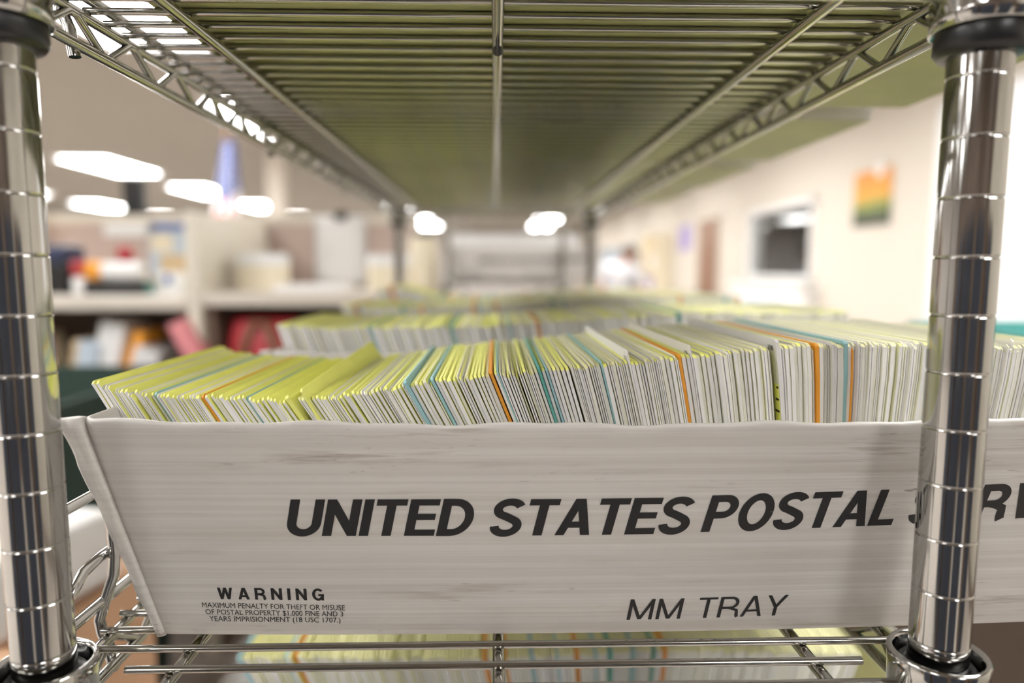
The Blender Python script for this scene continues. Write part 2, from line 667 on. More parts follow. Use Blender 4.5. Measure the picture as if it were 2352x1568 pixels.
def tray_mesh():
    b = MB()
    th = 0.0034
    rings = [tray_ring(0.0, 0.0010, 0.003), tray_ring(0.009, 0.0, 0.004)]
    for v in (0.15, 0.3, 0.45, 0.6, 0.75, 0.88, 0.96):
        rings.append(tray_ring(v, 0.0, 0.004 + 0.006 * v))
    rings += [tray_ring(0.99, 0.0002, 0.010), tray_ring(1.004, 0.0011, 0.0095), tray_ring(1.006, 0.0022, 0.009), tray_ring(0.99, th, 0.008)]
    for v in (0.8, 0.5, 0.2, 0.025):
        rings.append(tray_ring(v, th, 0.004 + 0.004 * v))
    b.loops(rings, 0, True, cap0=False, cap1=True)
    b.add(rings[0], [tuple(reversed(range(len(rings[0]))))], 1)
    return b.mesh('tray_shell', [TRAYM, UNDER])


def seam_mesh(flip=False):
    """Folded corner strip that stands proud of the front-left corner edge, tapering to the base."""
    b = MB()
    rings = []
    N = 26
    rnd = random.Random(3)
    for i in range(N + 1):
        v = i / N
        x = TX0 + (TX0T - TX0) * v
        y = TY0 + (TY0T - TY0) * v
        w = 0.0016 + 0.0060 * v
        wob = 0.0005 * sin(v * 23) + 0.0004 * (rnd.random() - 0.5)
        z = TH * v + (0.0012 if i == N else 0)
        ring = [(x + 0.0030, y - 0.0004, z), (x + 0.0018, y - 0.0018, z), (x - w * 0.25, y - 0.0022 + wob, z), (x - w * 0.55, y - 0.0012, z), (x - w * 0.8, y - 0.0015 + wob, z),
                (x - w + wob, y - 0.0002, z), (x - w + wob, y + 0.0030, z), (x - w * 0.3, y + 0.0075, z), (x + 0.002, y + 0.0065, z)]
        rings.append(ring)
    b.loops(rings, 0, True, cap0=True, cap1=True)
    return b.mesh('corner_seam', TRAYM)


# ---- lettering, drawn stroke by stroke
def ell(cx, cy, rx, ry, a0, a1, n=14):
    return [(cx + rx * cos(radians(a0 + (a1 - a0) * i / n)), cy + ry * sin(radians(a0 + (a1 - a0) * i / n))) for i in range(n + 1)]


def glyph(ch, w):
    """(advance width, list of (centre line, stroke width)) for cap height 1."""
    h = w / 2
    q = w * 0.84
    g = q / 2
    if ch == 'I':
        return w, [([(h, 0), (h, 1)], w)]
    if ch == 'U':
        W = 0.74
        r = W / 2 - h
        return W, [([(h, 1), (h, r + g)] + ell(W / 2, r + g, r, r, 180, 360)[1:] + [(W - h, 1)], w)]
    if ch == 'N':
        W = 0.74
        return W, [([(h, 0), (h, 1)], w), ([(W - h, 0), (W - h, 1)], w), ([(h * 1.02, 1 - 0.04), (W - h * 1.02, 0.04)], w * 0.98)]
    if ch == 'T':
        W = 0.66
        return W, [([(0, 1 - g), (W, 1 - g)], q), ([(W / 2, 0), (W / 2, 1)], w)]
    if ch == 'E':
        W = 0.64
        return W, [([(h, 0), (h, 1)], w), ([(0, 1 - g), (W, 1 - g)], q), ([(0, 0.52), (W * 0.94, 0.52)], q), ([(0, g), (W * 1.02, g)], q)]
    if ch == 'L':
        W = 0.58
        return W, [([(h, 0), (h, 1)], w), ([(0, g), (W, g)], q)]
    if ch == 'D':
        W = 0.74
        c = W - h - 0.34
        return W, [([(h, 0), (h, 1)], w), ([(0, 1 - g), (c, 1 - g)] + ell(c, 0.5, 0.34, 0.5 - g, 90, -90)[1:] + [(0, g)], w * 0.93)]
    if ch in 'PR':
        W = 0.70
        ry = 0.27 - g * 0.5
        cy = 1 - g - ry
        c = W - h - ry
        st = [([(h, 0), (h, 1)], w), ([(0, 1 - g), (c, 1 - g)] + ell(c, cy, ry, ry, 90, -90)[1:] + [(0, cy - ry)], w * 0.93)]
        if ch == 'R':
            W = 0.74
            st.append(([(c - 0.06, cy - ry - 0.0), (c + 0.07, cy - ry - 0.03), (W - h - 0.02, cy - ry - 0.13), (W - h, cy - ry - 0.26), (W - h + 0.02, 0.05), (W - h + 0.05, 0)], w * 0.95))
        return W, st
    if ch == 'O':
        W = 0.80
        return W, [(ell(W / 2, 0.5, W / 2 - h, 0.515 - g, 0, 360, 40), w * 0.95)]
    if ch == 'C':
        W = 0.76
        return W, [(ell(W / 2, 0.5, W / 2 - h, 0.515 - g, 40, 320, 34), w * 0.95)]
    if ch == 'G':
        W = 0.80
        return W, [(ell(W / 2, 0.5, W / 2 - h, 0.515 - g, 40, 345, 36), w * 0.95), ([(W * 0.52, 0.45), (W, 0.45)], q), ([(W - h, 0.5), (W - h, 0)], w * 0.8)]
    if ch == 'S':
        W = 0.70
        m = W / 2
        rx = m - h
        a = ell(m, 0.735, rx, 0.28 - g, 20, 250, 20)
        c = ell(m, 0.27, rx, 0.285 - g, 75, -200 + 20, 22)
        mid = [(m + 0.02, 0.50)]
        a = [p for p in a if not (p[1] < 0.545 and p[0] > m - 0.12)]
        c = [p for p in c if not (p[1] > 0.455 and p[0] < m + 0.12)]
        return W, [(a + mid + c, w * 0.95)]
    if ch == 'A':
        W = 0.76
        return W, [([(h * 0.95, 0), (W / 2 - 0.01, 1)], w * 0.95), ([(W - h * 0.95, 0), (W / 2 + 0.01, 1)], w * 0.95), ([(W * 0.2, 0.29), (W * 0.8, 0.29)], q)]
    if ch == 'V':
        W = 0.72
        return W, [([(h * 0.95, 1), (W / 2 - 0.01, 0)], w * 0.95), ([(W - h * 0.95, 1), (W / 2 + 0.01, 0)], w * 0.95)]
    if ch == 'W':
        W = 1.02
        return W, [([(h, 1), (W * 0.27, 0)], w * 0.9), ([(W * 0.27, 0), (W / 2, 1)], w * 0.9), ([(W / 2, 1), (W * 0.73, 0)], w * 0.9), ([(W * 0.73, 0), (W - h, 1)], w * 0.9)]
    if ch == 'M':
        W = 0.90
        return W, [([(h, 0), (h, 1)], w), ([(W - h, 0), (W - h, 1)], w), ([(h, 0.98), (W / 2, 0.02)], w * 0.95), ([(W / 2, 0.02), (W - h, 0.98)], w * 0.95)]
    if ch == 'Y':
        W = 0.72
        return W, [([(h * 0.9, 1), (W / 2, 0.42)], w * 0.95), ([(W - h * 0.9, 1), (W / 2, 0.42)], w * 0.95), ([(W / 2, 0), (W / 2, 0.46)], w)]
    return 0.35, []


def flat_ends(line, i):
    """Unit tangent of a polyline at point i."""
    a = line[max(i - 1, 0)]
    c = line[min(i + 1, len(line) - 1)]
    dx, dy = c[0] - a[0], c[1] - a[1]
    l = math.hypot(dx, dy) or 1
    return dx / l, dy / l


def stroke_word(txt, w, gap, place):
    """Quads of a word; place(u, v) maps word coordinates (u along, v up, cap height 1) to 3-D."""
    quads = []
    pen = 0.0
    for ch in txt:
        adv, strokes = glyph(ch, w)
        for line, sw in strokes:
            rib = []
            for i, p in enumerate(line):
                tx, ty = flat_ends(line, i)
                nx, ny = -ty, tx
                l, r = (p[0] + nx * sw / 2, p[1] + ny * sw / 2), (p[0] - nx * sw / 2, p[1] - ny * sw / 2)
                if len(line) == 2 and abs(tx) > 0.12 and abs(ty) > 0.5:      # slanted stems are cut level
                    k = sw / 2 / abs(ty)
                    l, r = (p[0] - k, p[1]), (p[0] + k, p[1])
                rib.append((l, r))
            quads.append([[(pen + l[0], l[1]), (pen + r[0], r[1])] for l, r in rib])
        pen += adv + gap
    total = pen - gap
    V, F = [], []
    for rib in quads:
        o = len(V)
        for l, r in rib:
            V += [place(l[0] / total, l[1]), place(r[0] / total, r[1])]
        for i in range(len(rib) - 1):
            F.append((o + 2 * i, o + 2 * i + 1, o + 2 * i + 3, o + 2 * i + 2))
    return V, F


def on_wall(x, z):
    v = z / TH
    return (x, front_wall(x, v) - 0.00025, z)


def word_on_tray(b, txt, x0, z0, x1, z1, cap, w, gap, shear):
    def place(u, v):
        x = x0 + (x1 - x0) * u + shear * cap * v
        z = z0 + (z1 - z0) * u + cap * v
        return on_wall(x, z)
    V, F = stroke_word(txt, w, gap, place)
    b.add(V, F)


def font_flat(txt, size=1.0, offset=0.0, spacing=1.0):
    """Vertices and faces of a line of type in its own plane, scaled so that its width is 1."""
    cu = bpy.data.curves.new('type', 'FONT')
    cu.body = txt
    cu.size = size
    cu.offset = offset
    cu.space_character = spacing
    cu.resolution_u = 3
    ob = bpy.data.objects.new('type', cu)
    COL.objects.link(ob)
    dg = bpy.context.evaluated_depsgraph_get()
    me = ob.evaluated_get(dg).to_mesh()
    V = [(p.co.x, p.co.y) for p in me.vertices]
    F = [tuple(p.vertices) for p in me.polygons]
    ob.evaluated_get(dg).to_mesh_clear()
    bpy.data.objects.remove(ob)
    bpy.data.curves.remove(cu)
    xs = [p[0] for p in V]
    x0, x1 = min(xs), max(xs)
    return [((x - x0) / (x1 - x0), y) for x, y in V], F


def type_on_tray(b, txt, x0, z0, x1, z1, cap, offset=0.0):
    V, F = font_flat(txt, 1.0, offset)
    ys = [p[1] for p in V]
    top = 0.70
    b.add([on_wall(x0 + (x1 - x0) * u, z0 + (z1 - z0) * u + cap * y / top) for u, y in V], F)


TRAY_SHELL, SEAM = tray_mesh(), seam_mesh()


def lettering_meshes():
    base = 0.188                     # lettering heights below are measured from the lens, the tray base stands 0.188 under it
    b = MB()
    cap, w, g, sh = 0.0197, 0.205, 0.060, 0.22
    for txt, x0, z0, x1, z1 in (('UNITED', -0.1043, -0.1309, -0.0130, -0.1310), ('STATES', -0.0043, -0.1313, 0.0955, -0.1310),
                                ('POSTAL', 0.1024, -0.1303, 0.2002, -0.1280), ('SERVICE', 0.2073, -0.1278, 0.3180, -0.1240)):
        word_on_tray(b, txt, x0, z0 + base, x1, z1 + base, cap, w, g, sh)
    big = b.mesh('service_lettering', INK)
    b = MB()
    word_on_tray(b, 'WARNING', -0.1411, -0.1665 + base, -0.0872, -0.1672 + base, 0.0067, 0.20, 0.36, 0.0)
    type_on_tray(b, 'MAXIMUM PENALTY FOR THEFT OR MISUSE', -0.1497, -0.1713 + base, -0.0771, -0.1730 + base, 0.0030)
    type_on_tray(b, 'OF POSTAL PROPERTY $1,000 FINE AND 3', -0.1484, -0.1753 + base, -0.0782, -0.1766 + base, 0.0030)
    type_on_tray(b, 'YEARS IMPRISIONMENT (18 USC 1707.)', -0.1468, -0.1793 + base, -0.0798, -0.1802 + base, 0.0030)
    small = b.mesh('warning_lettering', INK)
    b = MB()
    word_on_tray(b, 'MM', 0.0676, -0.1800 + base, 0.0955, -0.1798 + base, 0.0120, 0.125, 0.14, 0.14)
    word_on_tray(b, 'TRAY', 0.1036, -0.1797 + base, 0.1500, -0.1789 + base, 0.0120, 0.125, 0.10, 0.14)
    mm = b.mesh('type_lettering', INK)
    return big, small, mm


BIG, SMALL, MMT = lettering_meshes()
tray0 = None


def mail_tray(loc, rz, label, group):
    global tray0
    if tray0 is None:
        t = tray0 = empty('mail_tray', loc, rz)
        mobj('tray_shell', TRAY_SHELL, t)
        mobj('corner_seam', SEAM, t)
        mobj('service_lettering', BIG, t)['label'] = 'large black slanted capital lettering'
        mobj('warning_lettering', SMALL, t)['label'] = 'small black warning text'
        mobj('type_lettering', MMT, t)['label'] = 'thin black capital lettering'
    else:
        t = copy_tree(tray0)
        t.location = loc
        t.rotation_euler = (0, 0, rz)
    return tag(t, label, 'mail tray', group)


ORD = ['first', 'second', 'third', 'fourth', 'fifth', 'sixth', 'seventh', 'eighth', 'ninth', 'tenth', 'eleventh', 'twelfth', 'thirteenth', 'fourteenth', 'fifteenth',
       'sixteenth', 'seventeenth', 'eighteenth', 'nineteenth', 'twentieth', 'twenty-first', 'twenty-second', 'twenty-third', 'twenty-fourth', 'twenty-fifth',
       'twenty-sixth', 'twenty-seventh', 'twenty-eighth', 'twenty-ninth', 'thirtieth', 'thirty-first', 'thirty-second', 'thirty-third', 'thirty-fourth', 'thirty-fifth',
       'thirty-sixth', 'thirty-seventh', 'thirty-eighth', 'thirty-ninth', 'fortieth']
ZB = H0 - 0.188
DXT = (0.0036, 0.003, -0.006, 0.002)
for k in range(4):
    mail_tray((DXT[k], PITCH * k, ZB), 0.010 if k == 0 else (0.0, 0.0, -0.006, 0.004)[k],
              ('scuffed white mail tray with black lettering, nearest on the middle shelf',) [0] if k == 0 else 'white mail tray %s from the front on the middle shelf' % ORD[k], 'mail trays on the middle shelf')
for k in range(4):
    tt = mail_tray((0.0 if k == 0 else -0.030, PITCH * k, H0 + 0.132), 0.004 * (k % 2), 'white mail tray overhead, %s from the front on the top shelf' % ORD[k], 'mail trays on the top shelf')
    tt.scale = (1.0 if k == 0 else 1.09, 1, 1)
for k in range(2):
    mail_tray((0.01, 0.17 + PITCH * k, Z_LOW + 0.002), 0.0, 'white mail tray on the bottom shelf, %s from the front' % ORD[k], 'mail trays on the bottom shelf')
mail_tray((0.04, 2.45 - 0.29, H0 - 0.033), 0.0, 'blurred white mail tray on the second shelving unit behind', 'mail trays on the rear unit')

# ------------------------------------------------------------------ envelopes and divider cards
EH, EL = 0.1475, 0.168


def sheet_verts(t, bend, height, length, ybend, round_top=0.003):
    """Profile grid of a bent sheet standing on z = 0, front edge at y = 0; x is across."""
    hs = [0.0, 0.25, 0.5, 0.72, 0.88, 0.97, 1.0]
    ls = [0.0, 0.02, 0.33, 0.67, 0.98, 1.0]
    L, R = [], []
    for j, l in enumerate(ls):
        for h in hs:
            off = bend * (sin(pi * h) * 0.7 + 0.3 * sin(2 * pi * h)) + ybend * sin(pi * l) * h
            z = h * height
            if l in (0.0, 1.0) and h == 1.0:
                z -= round_top * 0.45
            y = l * length
            if h >= 0.97 and l == 0.0:
                y += round_top * 0.35
            L.append((off - t / 2, y, z))
            R.append((off + t / 2, y, z))
    return L, R, len(hs), len(ls)


def sheet(b, t, bend, height, length, ybend, dx=0.0, mi=(0, 1, 2, 0)):
    """mi: material numbers of left face, right face, top edge, front and rear edges."""
    L, R, nh, nl = sheet_verts(t, bend, height, length, ybend)
    L = [(x + dx, y, z) for x, y, z in L]
    R = [(x + dx, y, z) for x, y, z in R]
    n = len(L)
    A, B, T, E_ = [], [], [], []
    for j in range(nl - 1):
        for i in range(nh - 1):
            p, q, r, s = j * nh + i, (j + 1) * nh + i, (j + 1) * nh + i + 1, j * nh + i + 1
            A.append((p, s, r, q))
            B.append((n + p, n + q, n + r, n + s))
        p, q = j * nh + nh - 1, (j + 1) * nh + nh - 1
        T.append((p, n + p, n + q, q))
        p, q = j * nh, (j + 1) * nh
        E_.append((p, q, n + q, n + p))
    for i in range(nh - 1):
        E_.append((i, n + i, n + i + 1, i + 1))
        k = (nl - 1) * nh
        E_.append((k + i, k + i + 1, n + k + i + 1, n + k + i))
    vs = L + R
    for fs, m in ((A, mi[0]), (B, mi[1]), (T, mi[2]), (E_, mi[3])):
        b.add(vs, fs, m, False)
    return b


EMATS = [PAPERW, PAPERY, PAPERE]
ENV = []
rv = random.Random(11)
for k in range(28):
    b = MB()
    bend = rv.uniform(-0.0009, 0.0009)
    yb = rv.uniform(-0.0004, 0.0004)
    top = 1 if k < 14 else rv.choice([2, 2, 2, 2, 1, 0])
    if k % 3 == 0:                     # flap side stands a little apart from the pocket
        sheet(b, 0.00055, bend, EH, EL, yb, -0.00045, (0, 0, 2, 0))
        sheet(b, 0.00055, bend * 0.6, EH - 0.0012, EL, yb, 0.00042, (0, 1, top, 0))
    else:
        sheet(b, 0.0012, bend, EH, EL, yb, 0, (0, 1, top, 0))
    ENV.append(b.mesh('envelope', EMATS))


def card_mesh(m, t=0.0011, height=EH, bend=0.0, length=EL):
    b = MB()
    sheet(b, t, bend, height, length, 0.0, 0, (0, 0, 0, 0))
    return b.mesh('divider_card', [m])


def put(name, me, xt, yf, zt, lean, height, yaw=0.0):
    """Stand a sheet so that the front end of its top edge is at (xt, yf, zt), leaning left by LEAN radians."""
    o = bpy.data.objects.new(name, me)
    COL.objects.link(o)
    o.rotation_euler = (0, -lean, yaw)
    o.location = (xt + sin(lean) * height, yf, zt - cos(lean) * height)
    return o


def interp(tab, x):
    if x <= tab[0][0]:
        return tab[0][1:]
    for a, c in zip(tab, tab[1:]):
        if x <= c[0]:
            t = (x - a[0]) / (c[0] - a[0])
            return tuple(a[i] + (c[i] - a[i]) * t for i in range(1, len(a)))
    return tab[-1][1:]


ZFL = ZB + 0.003
# along the front tray: x of the top front corner, height of it below the lens, lean to the left in degrees
ROW1 = [(-0.2106, 0.0573, 31.5), (-0.1982, 0.0625, 32.5), (-0.1755, 0.064, 33.5), (-0.1105, 0.0676, 35.0), (-0.0826, 0.065, 33.5), (-0.0475, 0.0594, 29.0), (-0.0341, 0.0573, 27.0), (-0.0041, 0.0542, 22.0), (0.0248, 0.0516, 18.0), (0.0547, 0.0485, 14.0), (0.097, 0.0449, 10.0), (0.1445, 0.0397, 6.0), (0.1683, 0.0384, 3.0), (0.1848, 0.038, 0.5), (0.2116, 0.0377, -3.5), (0.2478, 0.0387, -7.0), (0.2787, 0.0397, -9.0), (0.351, 0.0423, -12.0)]
# divider cards of the front tray: x at the top front corner, colour, extra height, phrase used to point at it
DIV1 = [(-0.1776, 'B', 0.0, 'first light blue card from the left', 1.6),
        (-0.1538, 'O', 0.0, 'first orange card from the left', 1.3),
        (-0.1311, 'B', 0.0, 'thin light blue card after the first orange one', 0.9),
        (-0.1099, 'Y', 0.002, 'folded yellow sheet with black ticks', 2.4),
        (-0.0475, 'B', 0.002, 'wide light blue card left of the middle', 1.9),
        (-0.0341, 'B', 0.001, 'light blue card just left of the middle', 1.6),
        (-0.0031, 'O', 0.0015, 'orange card at the middle', 1.8),
        (0.0003, 'B', 0.001, 'thin blue card touching the middle orange card', 0.8),
        (0.0222, 'T', 0.0015, 'teal card right of the middle', 1.6),
        (0.0253, 'B', 0.0, 'light blue card touching the teal card', 1.3),
        (0.0542, 'B', 0.001, 'narrow light blue card', 1.0),
        (0.0702, 'W', 0.0055, 'tall white card with printed number, leftmost', 0.9),
        (0.097, 'O', 0.0008, 'orange card right of the tall white card', 1.8),
        (0.1032, 'W', 0.005, 'tall white card beside the orange card', 0.9),
        (0.1445, 'W', 0.0035, 'tall white card above the yellow strip', 2.0),
        (0.1683, 'O', 0.0, 'orange card near the chrome post', 1.9),
        (0.1848, 'B', 0.001, 'wide light blue card near the chrome post', 2.3),
        (0.1884, 'O', -0.0025, 'short orange card touching the wide blue card', 0.7),
        (0.2746, 'W', 0.0035, 'white card right of the chrome post', 0.9)]
DM = {'B': PAPERB, 'O': PAPERO, 'T': PAPERT, 'W': PAPERW, 'Y': PAPERY}
DN = {'B': 'light blue divider card', 'O': 'orange divider card', 'T': 'teal divider card', 'W': 'white card', 'Y': 'yellow sheet'}
CODES = {0.0702: '10256', 0.1032: '10256', 0.1445: '10180'}


def fill_row(row, divs, y0, scale_t, pitch, x_end, tray_word, dz=0.0, dy=0.0014, limit=400, env_name='envelope'):
    """Walk along a tray from left to right and stand envelopes and divider cards one after another."""
    x = row[0][0]
    todo = sorted(divs)
    ref, count, made = None, 0, 0
    ramp = random.Random(int(y0 * 1000))
    while x < x_end and made < limit:
        z, lean = interp(row, x)
        if todo and x >= todo[0][0] - pitch * 0.5:
            dx, col, dh, phrase, tmm = todo.pop(0)
            t = tmm / 1000.0
            if dx == 0.1445:
                x += 0.0026
            hgt = EH + dh
            me = card_mesh(DM[col], t * 0.86, hgt, 0.0002)
            xx = x + t * 0.5 / max(0.5, cos(radians(lean)))
            yf = y0 + ramp.uniform(-0.0008, 0.0006)
            o = put('divider_card' if col != 'Y' else 'yellow_sheet', me, xx - sin(radians(lean)) * dh, yf, H0 - z + dz + dh * cos(radians(lean)), radians(lean), hgt)
            tag(o, '%s in the %s' % (phrase, tray_word), 'divider card' if col != 'Y' else 'sheet', 'divider cards in the %s' % tray_word)
            if dx in CODES:
                V, F = font_flat(CODES[dx], 1.0, 0.01)
                wd, ht = 0.0065, 0.0038
                b = MB()
                b.add([(-t * 0.43 - 0.0004, 0.0045 + wd * (1 - u), hgt - 0.0060 + ht * v) for u, v in V], F)
                k = b.build('printed_number', INK, o)
                k['label'] = 'small black printed number'
            if col == 'Y' or dx == 0.1445:
                side = 1 if col == 'Y' else -1
                b = MB()
                for i in range(12):
                    zz = hgt - 0.026 - i * 0.0065
                    b.box(side * (t * 0.43 + 0.0005), side * (t * 0.43 + 0.0007), 0.0002, 0.0022 + 0.0016 * ((i * 7) % 3), zz, zz + 0.0011)
                b.build('printed_ticks', INK, o)
                if col != 'Y':
                    b = MB()
                    b.box(-(t * 0.43 + 0.0004), -(t * 0.43 + 0.0002), 0.0001, 0.0060, 0.01, hgt - 0.024)
                    b.build('yellow_strip', PAPERY, o)['label'] = 'yellow strip along the front edge'
                else:
                    x += 0.0030
            x += t / max(0.5, cos(radians(lean)))
            ref, count = phrase, 0
            continue
        step = pitch * ramp.uniform(0.82, 1.18)
        if ramp.random() < 0.07:
            step *= 1.35
        yellow_top = ramp.random() < min(0.9, max(0.15, 0.62 - 2.6 * x))
        me = ramp.choice(ENV[:14] if yellow_top else ENV[14:])
        zj = ramp.uniform(-0.0011, 0.0008)
        o = put(env_name, me, x + step * 0.5, y0 + ramp.uniform(-dy, dy), H0 - z + dz + zj, radians(lean + ramp.uniform(-0.15, 0.15)), EH, radians(ramp.uniform(-0.12, 0.12)))
        o.scale = (min(4.5, ramp.uniform(0.70, 0.90) * step * cos(radians(lean)) / 0.0013), 1, 1)
        who = 'yellow envelope at the left end of the %s, %s one' % (tray_word, ORD[count]) if ref is None else '%s yellow envelope right of the %s, %s' % (ORD[count], ref, tray_word)
        ws = who.split()
        if len(ws) > 16:
            who = ' '.join(ws[:16])
        tag(o, who, 'envelope', 'yellow envelopes in the %s' % tray_word)
        count += 1
        made += 1
        x += step
    return made


N1 = fill_row(ROW1, DIV1, 0.3515, 1.0, 0.00222, 0.335, 'front tray')
# a crooked yellow envelope that sticks up out of the row
o = put('envelope', card_mesh(PAPERY, 0.0012, 0.1475), -0.1015, 0.354, H0 - 0.0620, radians(31), 0.1475, radians(-4))
o.rotation_euler[0] = radians(3.2)
tag(o, 'crooked yellow envelope whose far end sticks up out of the front tray', 'envelope', 'yellow envelopes in the front tray')

ROW2 = [(-0.200, 0.0490, 20.0), (-0.16, 0.0515, 22.0), (-0.014, 0.0500, 14.0), (0.10, 0.0420, 7.0), (0.181, 0.0380, 2.0), (0.30, 0.038, -6.0)]
DIV2 = [(-0.120, 'B', 0.0, 'first light blue card', 2.4), (-0.040, 'T', 0.0, 'teal card', 2.2), (0.010, 'B', 0.0, 'second light blue card', 1.6),
        (0.035, 'O', 0.0, 'orange card', 2.2), (0.120, 'W', 0.003, 'white card', 2.0), (0.165, 'T', 0.0, 'rear teal card', 3.0)]
N2 = fill_row(ROW2, DIV2, 0.6205, 3.4, 0.0062, 0.325, 'second tray')

# everything farther back or lower down, too many to see one by one
b = MB()


def loose_row(row, y0, ztray, x1, pitch, seed, mount=None):
    rr = random.Random(seed)
    x = row[0][0]
    while x < x1:
        z, lean = interp(row, x)
        dz = mount(x) if mount else 0.0
        la = radians(lean)
        step = pitch * rr.uniform(0.8, 1.3)
        c = rr.random()
        mi = (0, 1, 2, 0) if c < 0.90 else ((3, 3, 3, 3) if c < 0.95 else ((4, 4, 4, 4) if c < 0.98 else (5, 5, 5, 5)))
        t = MB()
        sheet(t, step * 0.72 * cos(la), rr.uniform(-0.0008, 0.0008), EH, EL, 0, 0, mi)
        M = Matrix.Translation((x + sin(la) * EH, y0 + rr.uniform(-0.002, 0.002), ztray - z - cos(la) * EH + dz + rr.uniform(-0.001, 0.001))) @ Matrix.Rotation(-la, 4, 'Y')
        o0 = len(b.v)
        b.v += [tuple(M @ Vector(p)) for p in t.v]
        b.f += [[i + o0 for i in f] for f in t.f]
        b.m += t.m
        b.s += t.s
        x += step


loose_row(ROW2, 0.8885, H0, 0.325, 0.0034, 21, lambda x: 0.004)
loose_row(ROW2, 1.1565, H0, 0.325, 0.0034, 22, lambda x: 0.003 + 0.020 * math.exp(-((x + 0.17) / 0.05) ** 2))
ROWL = [(-0.207, 0.048, 27.0), (0.0, 0.052, 12.0), (0.14, 0.046, -6.0), (0.30, 0.052, -20.0)]
loose_row(ROWL, 0.522, Z_LOW + 0.190, 0.30, 0.0030, 23)
loose_row(ROWL, 0.790, Z_LOW + 0.190, 0.325, 0.0034, 24)
o = b.build('envelopes', [PAPERW, PAPERY, PAPERE, PAPERB, PAPERO, PAPERT])
tag(o, 'blurred masses of yellow envelopes in the rear trays and on the bottom shelf', 'envelopes', 'yellow envelopes farther away', 'stuff')

# ------------------------------------------------------------------ left side: partitions and work counters
p = empty('partition', (-1.14, 2.92, 0))
b = MB(); b.box(-0.80, 0.80, -0.025, 0.025, 0.08, 1.49); b.build('fabric_panel', FABRIC, p)
b = MB(); b.box(-0.82, 0.82, -0.035, 0.035, 1.49, 1.525); b.box(-0.82, -0.80, -0.035, 0.035, 0, 1.49); b.box(0.80, 0.82, -0.035, 0.035, 0, 1.49)
b.box(-0.80, 0.80, -0.03, 0.03, 0.0, 0.08)
bevel(b.build('panel_frame', CREAMM, p), 0.004)
tag(p, 'mauve fabric office partition with cream frame behind the work counters', 'partition')
p = empty('partition', (-2.80, 2.92, 0))
b = MB(); b.box(-0.80, 0.80, -0.025, 0.025, 0.08, 1.49); b.build('fabric_panel', FABRIC, p)
b = MB(); b.box(-0.82, 0.82, -0.035, 0.035, 1.49, 1.525); b.box(-0.82, -0.80, -0.035, 0.035, 0, 1.49); b.box(0.80, 0.82, -0.035, 0.035, 0, 1.49)
b.build('panel_frame', CREAMM, p)
tag(p, 'mauve fabric office partition at the far left, mostly behind the left post', 'partition')
o = box_obj('partition_screen', -0.985, -0.945, 2.20, 2.88, 0.0, 1.482, CREAMM)
tag(o, 'cream upright divider panel between the two work counters', 'divider panel')


def counter(x0, x1, top, label):
    c = empty('work_counter', ((x0 + x1) / 2, 2.2, 0))
    h = (x1 - x0) / 2
    bb = MB(); bb.box(-h, h, 0.0, 0.67, top - 0.045, top); bevel(bb.build('worktop', WORK, c), 0.005)
    bb = MB(); bb.box(-h, h, 0.62, 0.645, 0.05, top - 0.045); bb.build('back_panel', BROWN, c)
    for x in (-h + 0.012, h - 0.012):
        bb = MB(); bb.box(x - 0.012, x + 0.012, 0.03, 0.62, 0.0, top - 0.045); bb.build('side_panel', BROWN, c)
    bb = MB(); bb.box(-h + 0.024, h - 0.024, 0.04, 0.62, top - 0.325, top - 0.300); bb.build('lower_shelf', BROWN, c)
    return tag(c, label, 'counter')


counter(-2.20, -0.99, H0 - 0.085, 'left work counter with cream top, crowded with tools and a label printer')
counter(-0.94, -0.20, H0 - 0.072, 'right work counter with cream top, holding the cream cartons')
CT = H0 - 0.085
CR = H0 - 0.072
# on the left counter
k = empty('label_printer', (-1.515, 2.45, CT))
b = MB(); b.box(-0.095, 0.055, -0.08, 0.08, 0, 0.105); bevel(b.build('printer_body', BLACKP, k), 0.012)
b = MB(); b.box(-0.075, 0.035, -0.06, 0.07, 0.105, 0.17); bevel(b.build('printer_lid', NAVY, k), 0.015)
tag(k, 'black label printer on the left counter beside the chrome post', 'printer')
k = empty('jar', (-1.415, 2.38, CT))
b = MB(); b.lathe([(0, 0), (0.030, 0), (0.033, 0.01), (0.033, 0.055), (0.024, 0.062)], 20); b.build('jar_body', WHITE, k)
b = MB(); b.lathe([(0.024, 0.060), (0.034, 0.062), (0.034, 0.110), (0.028, 0.115), (0, 0.115)], 20); b.build('jar_lid', RED, k)
tag(k, 'white jar with tall red lid beside the label printer', 'jar')
k = empty('tape_dispenser', (-1.285, 2.36, CT))
b = MB(); b.box(-0.10, 0.09, -0.04, 0.04, 0, 0.045); bevel(b.build('dispenser_base', BLACKP, k), 0.01)
b = MB(); b.tube([(-0.095, 0, 0.078), (-0.045, 0, 0.078)], 0.034, 20); b.build('orange_roll', PAPERO, k)
b = MB(); b.tube([(-0.045, 0, 0.078), (0.085, 0, 0.078)], 0.031, 20); b.build('white_roll', WHITE, k)
tag(k, 'black dispenser with a long white and orange roll on the left counter', 'dispenser')
o = box_obj('teal_tray', -1.255, -1.19, 2.36, 2.46, CT, CT + 0.042, TEALP)
tag(o, 'small teal desk tray at the end of the black dispenser', 'desk tray')
k = empty('tissue_box', (-1.135, 2.45, CT))
b = MB(); b.box(-0.055, 0.05, -0.05, 0.05, 0, 0.075); bevel(b.build('carton', WHITE, k), 0.004)
b = MB(); b.box(-0.014, 0.010, -0.0512, -0.050, 0.035, 0.068); b.build('blue_mark', BLUE, k)
tag(k, 'white tissue box with a blue mark on the left counter', 'box')
o = box_obj('tan_carton', -1.22, -1.12, 2.52, 2.62, CT, CT + 0.14, TAN)
tag(o, 'small tan carton behind the white tissue box', 'carton')
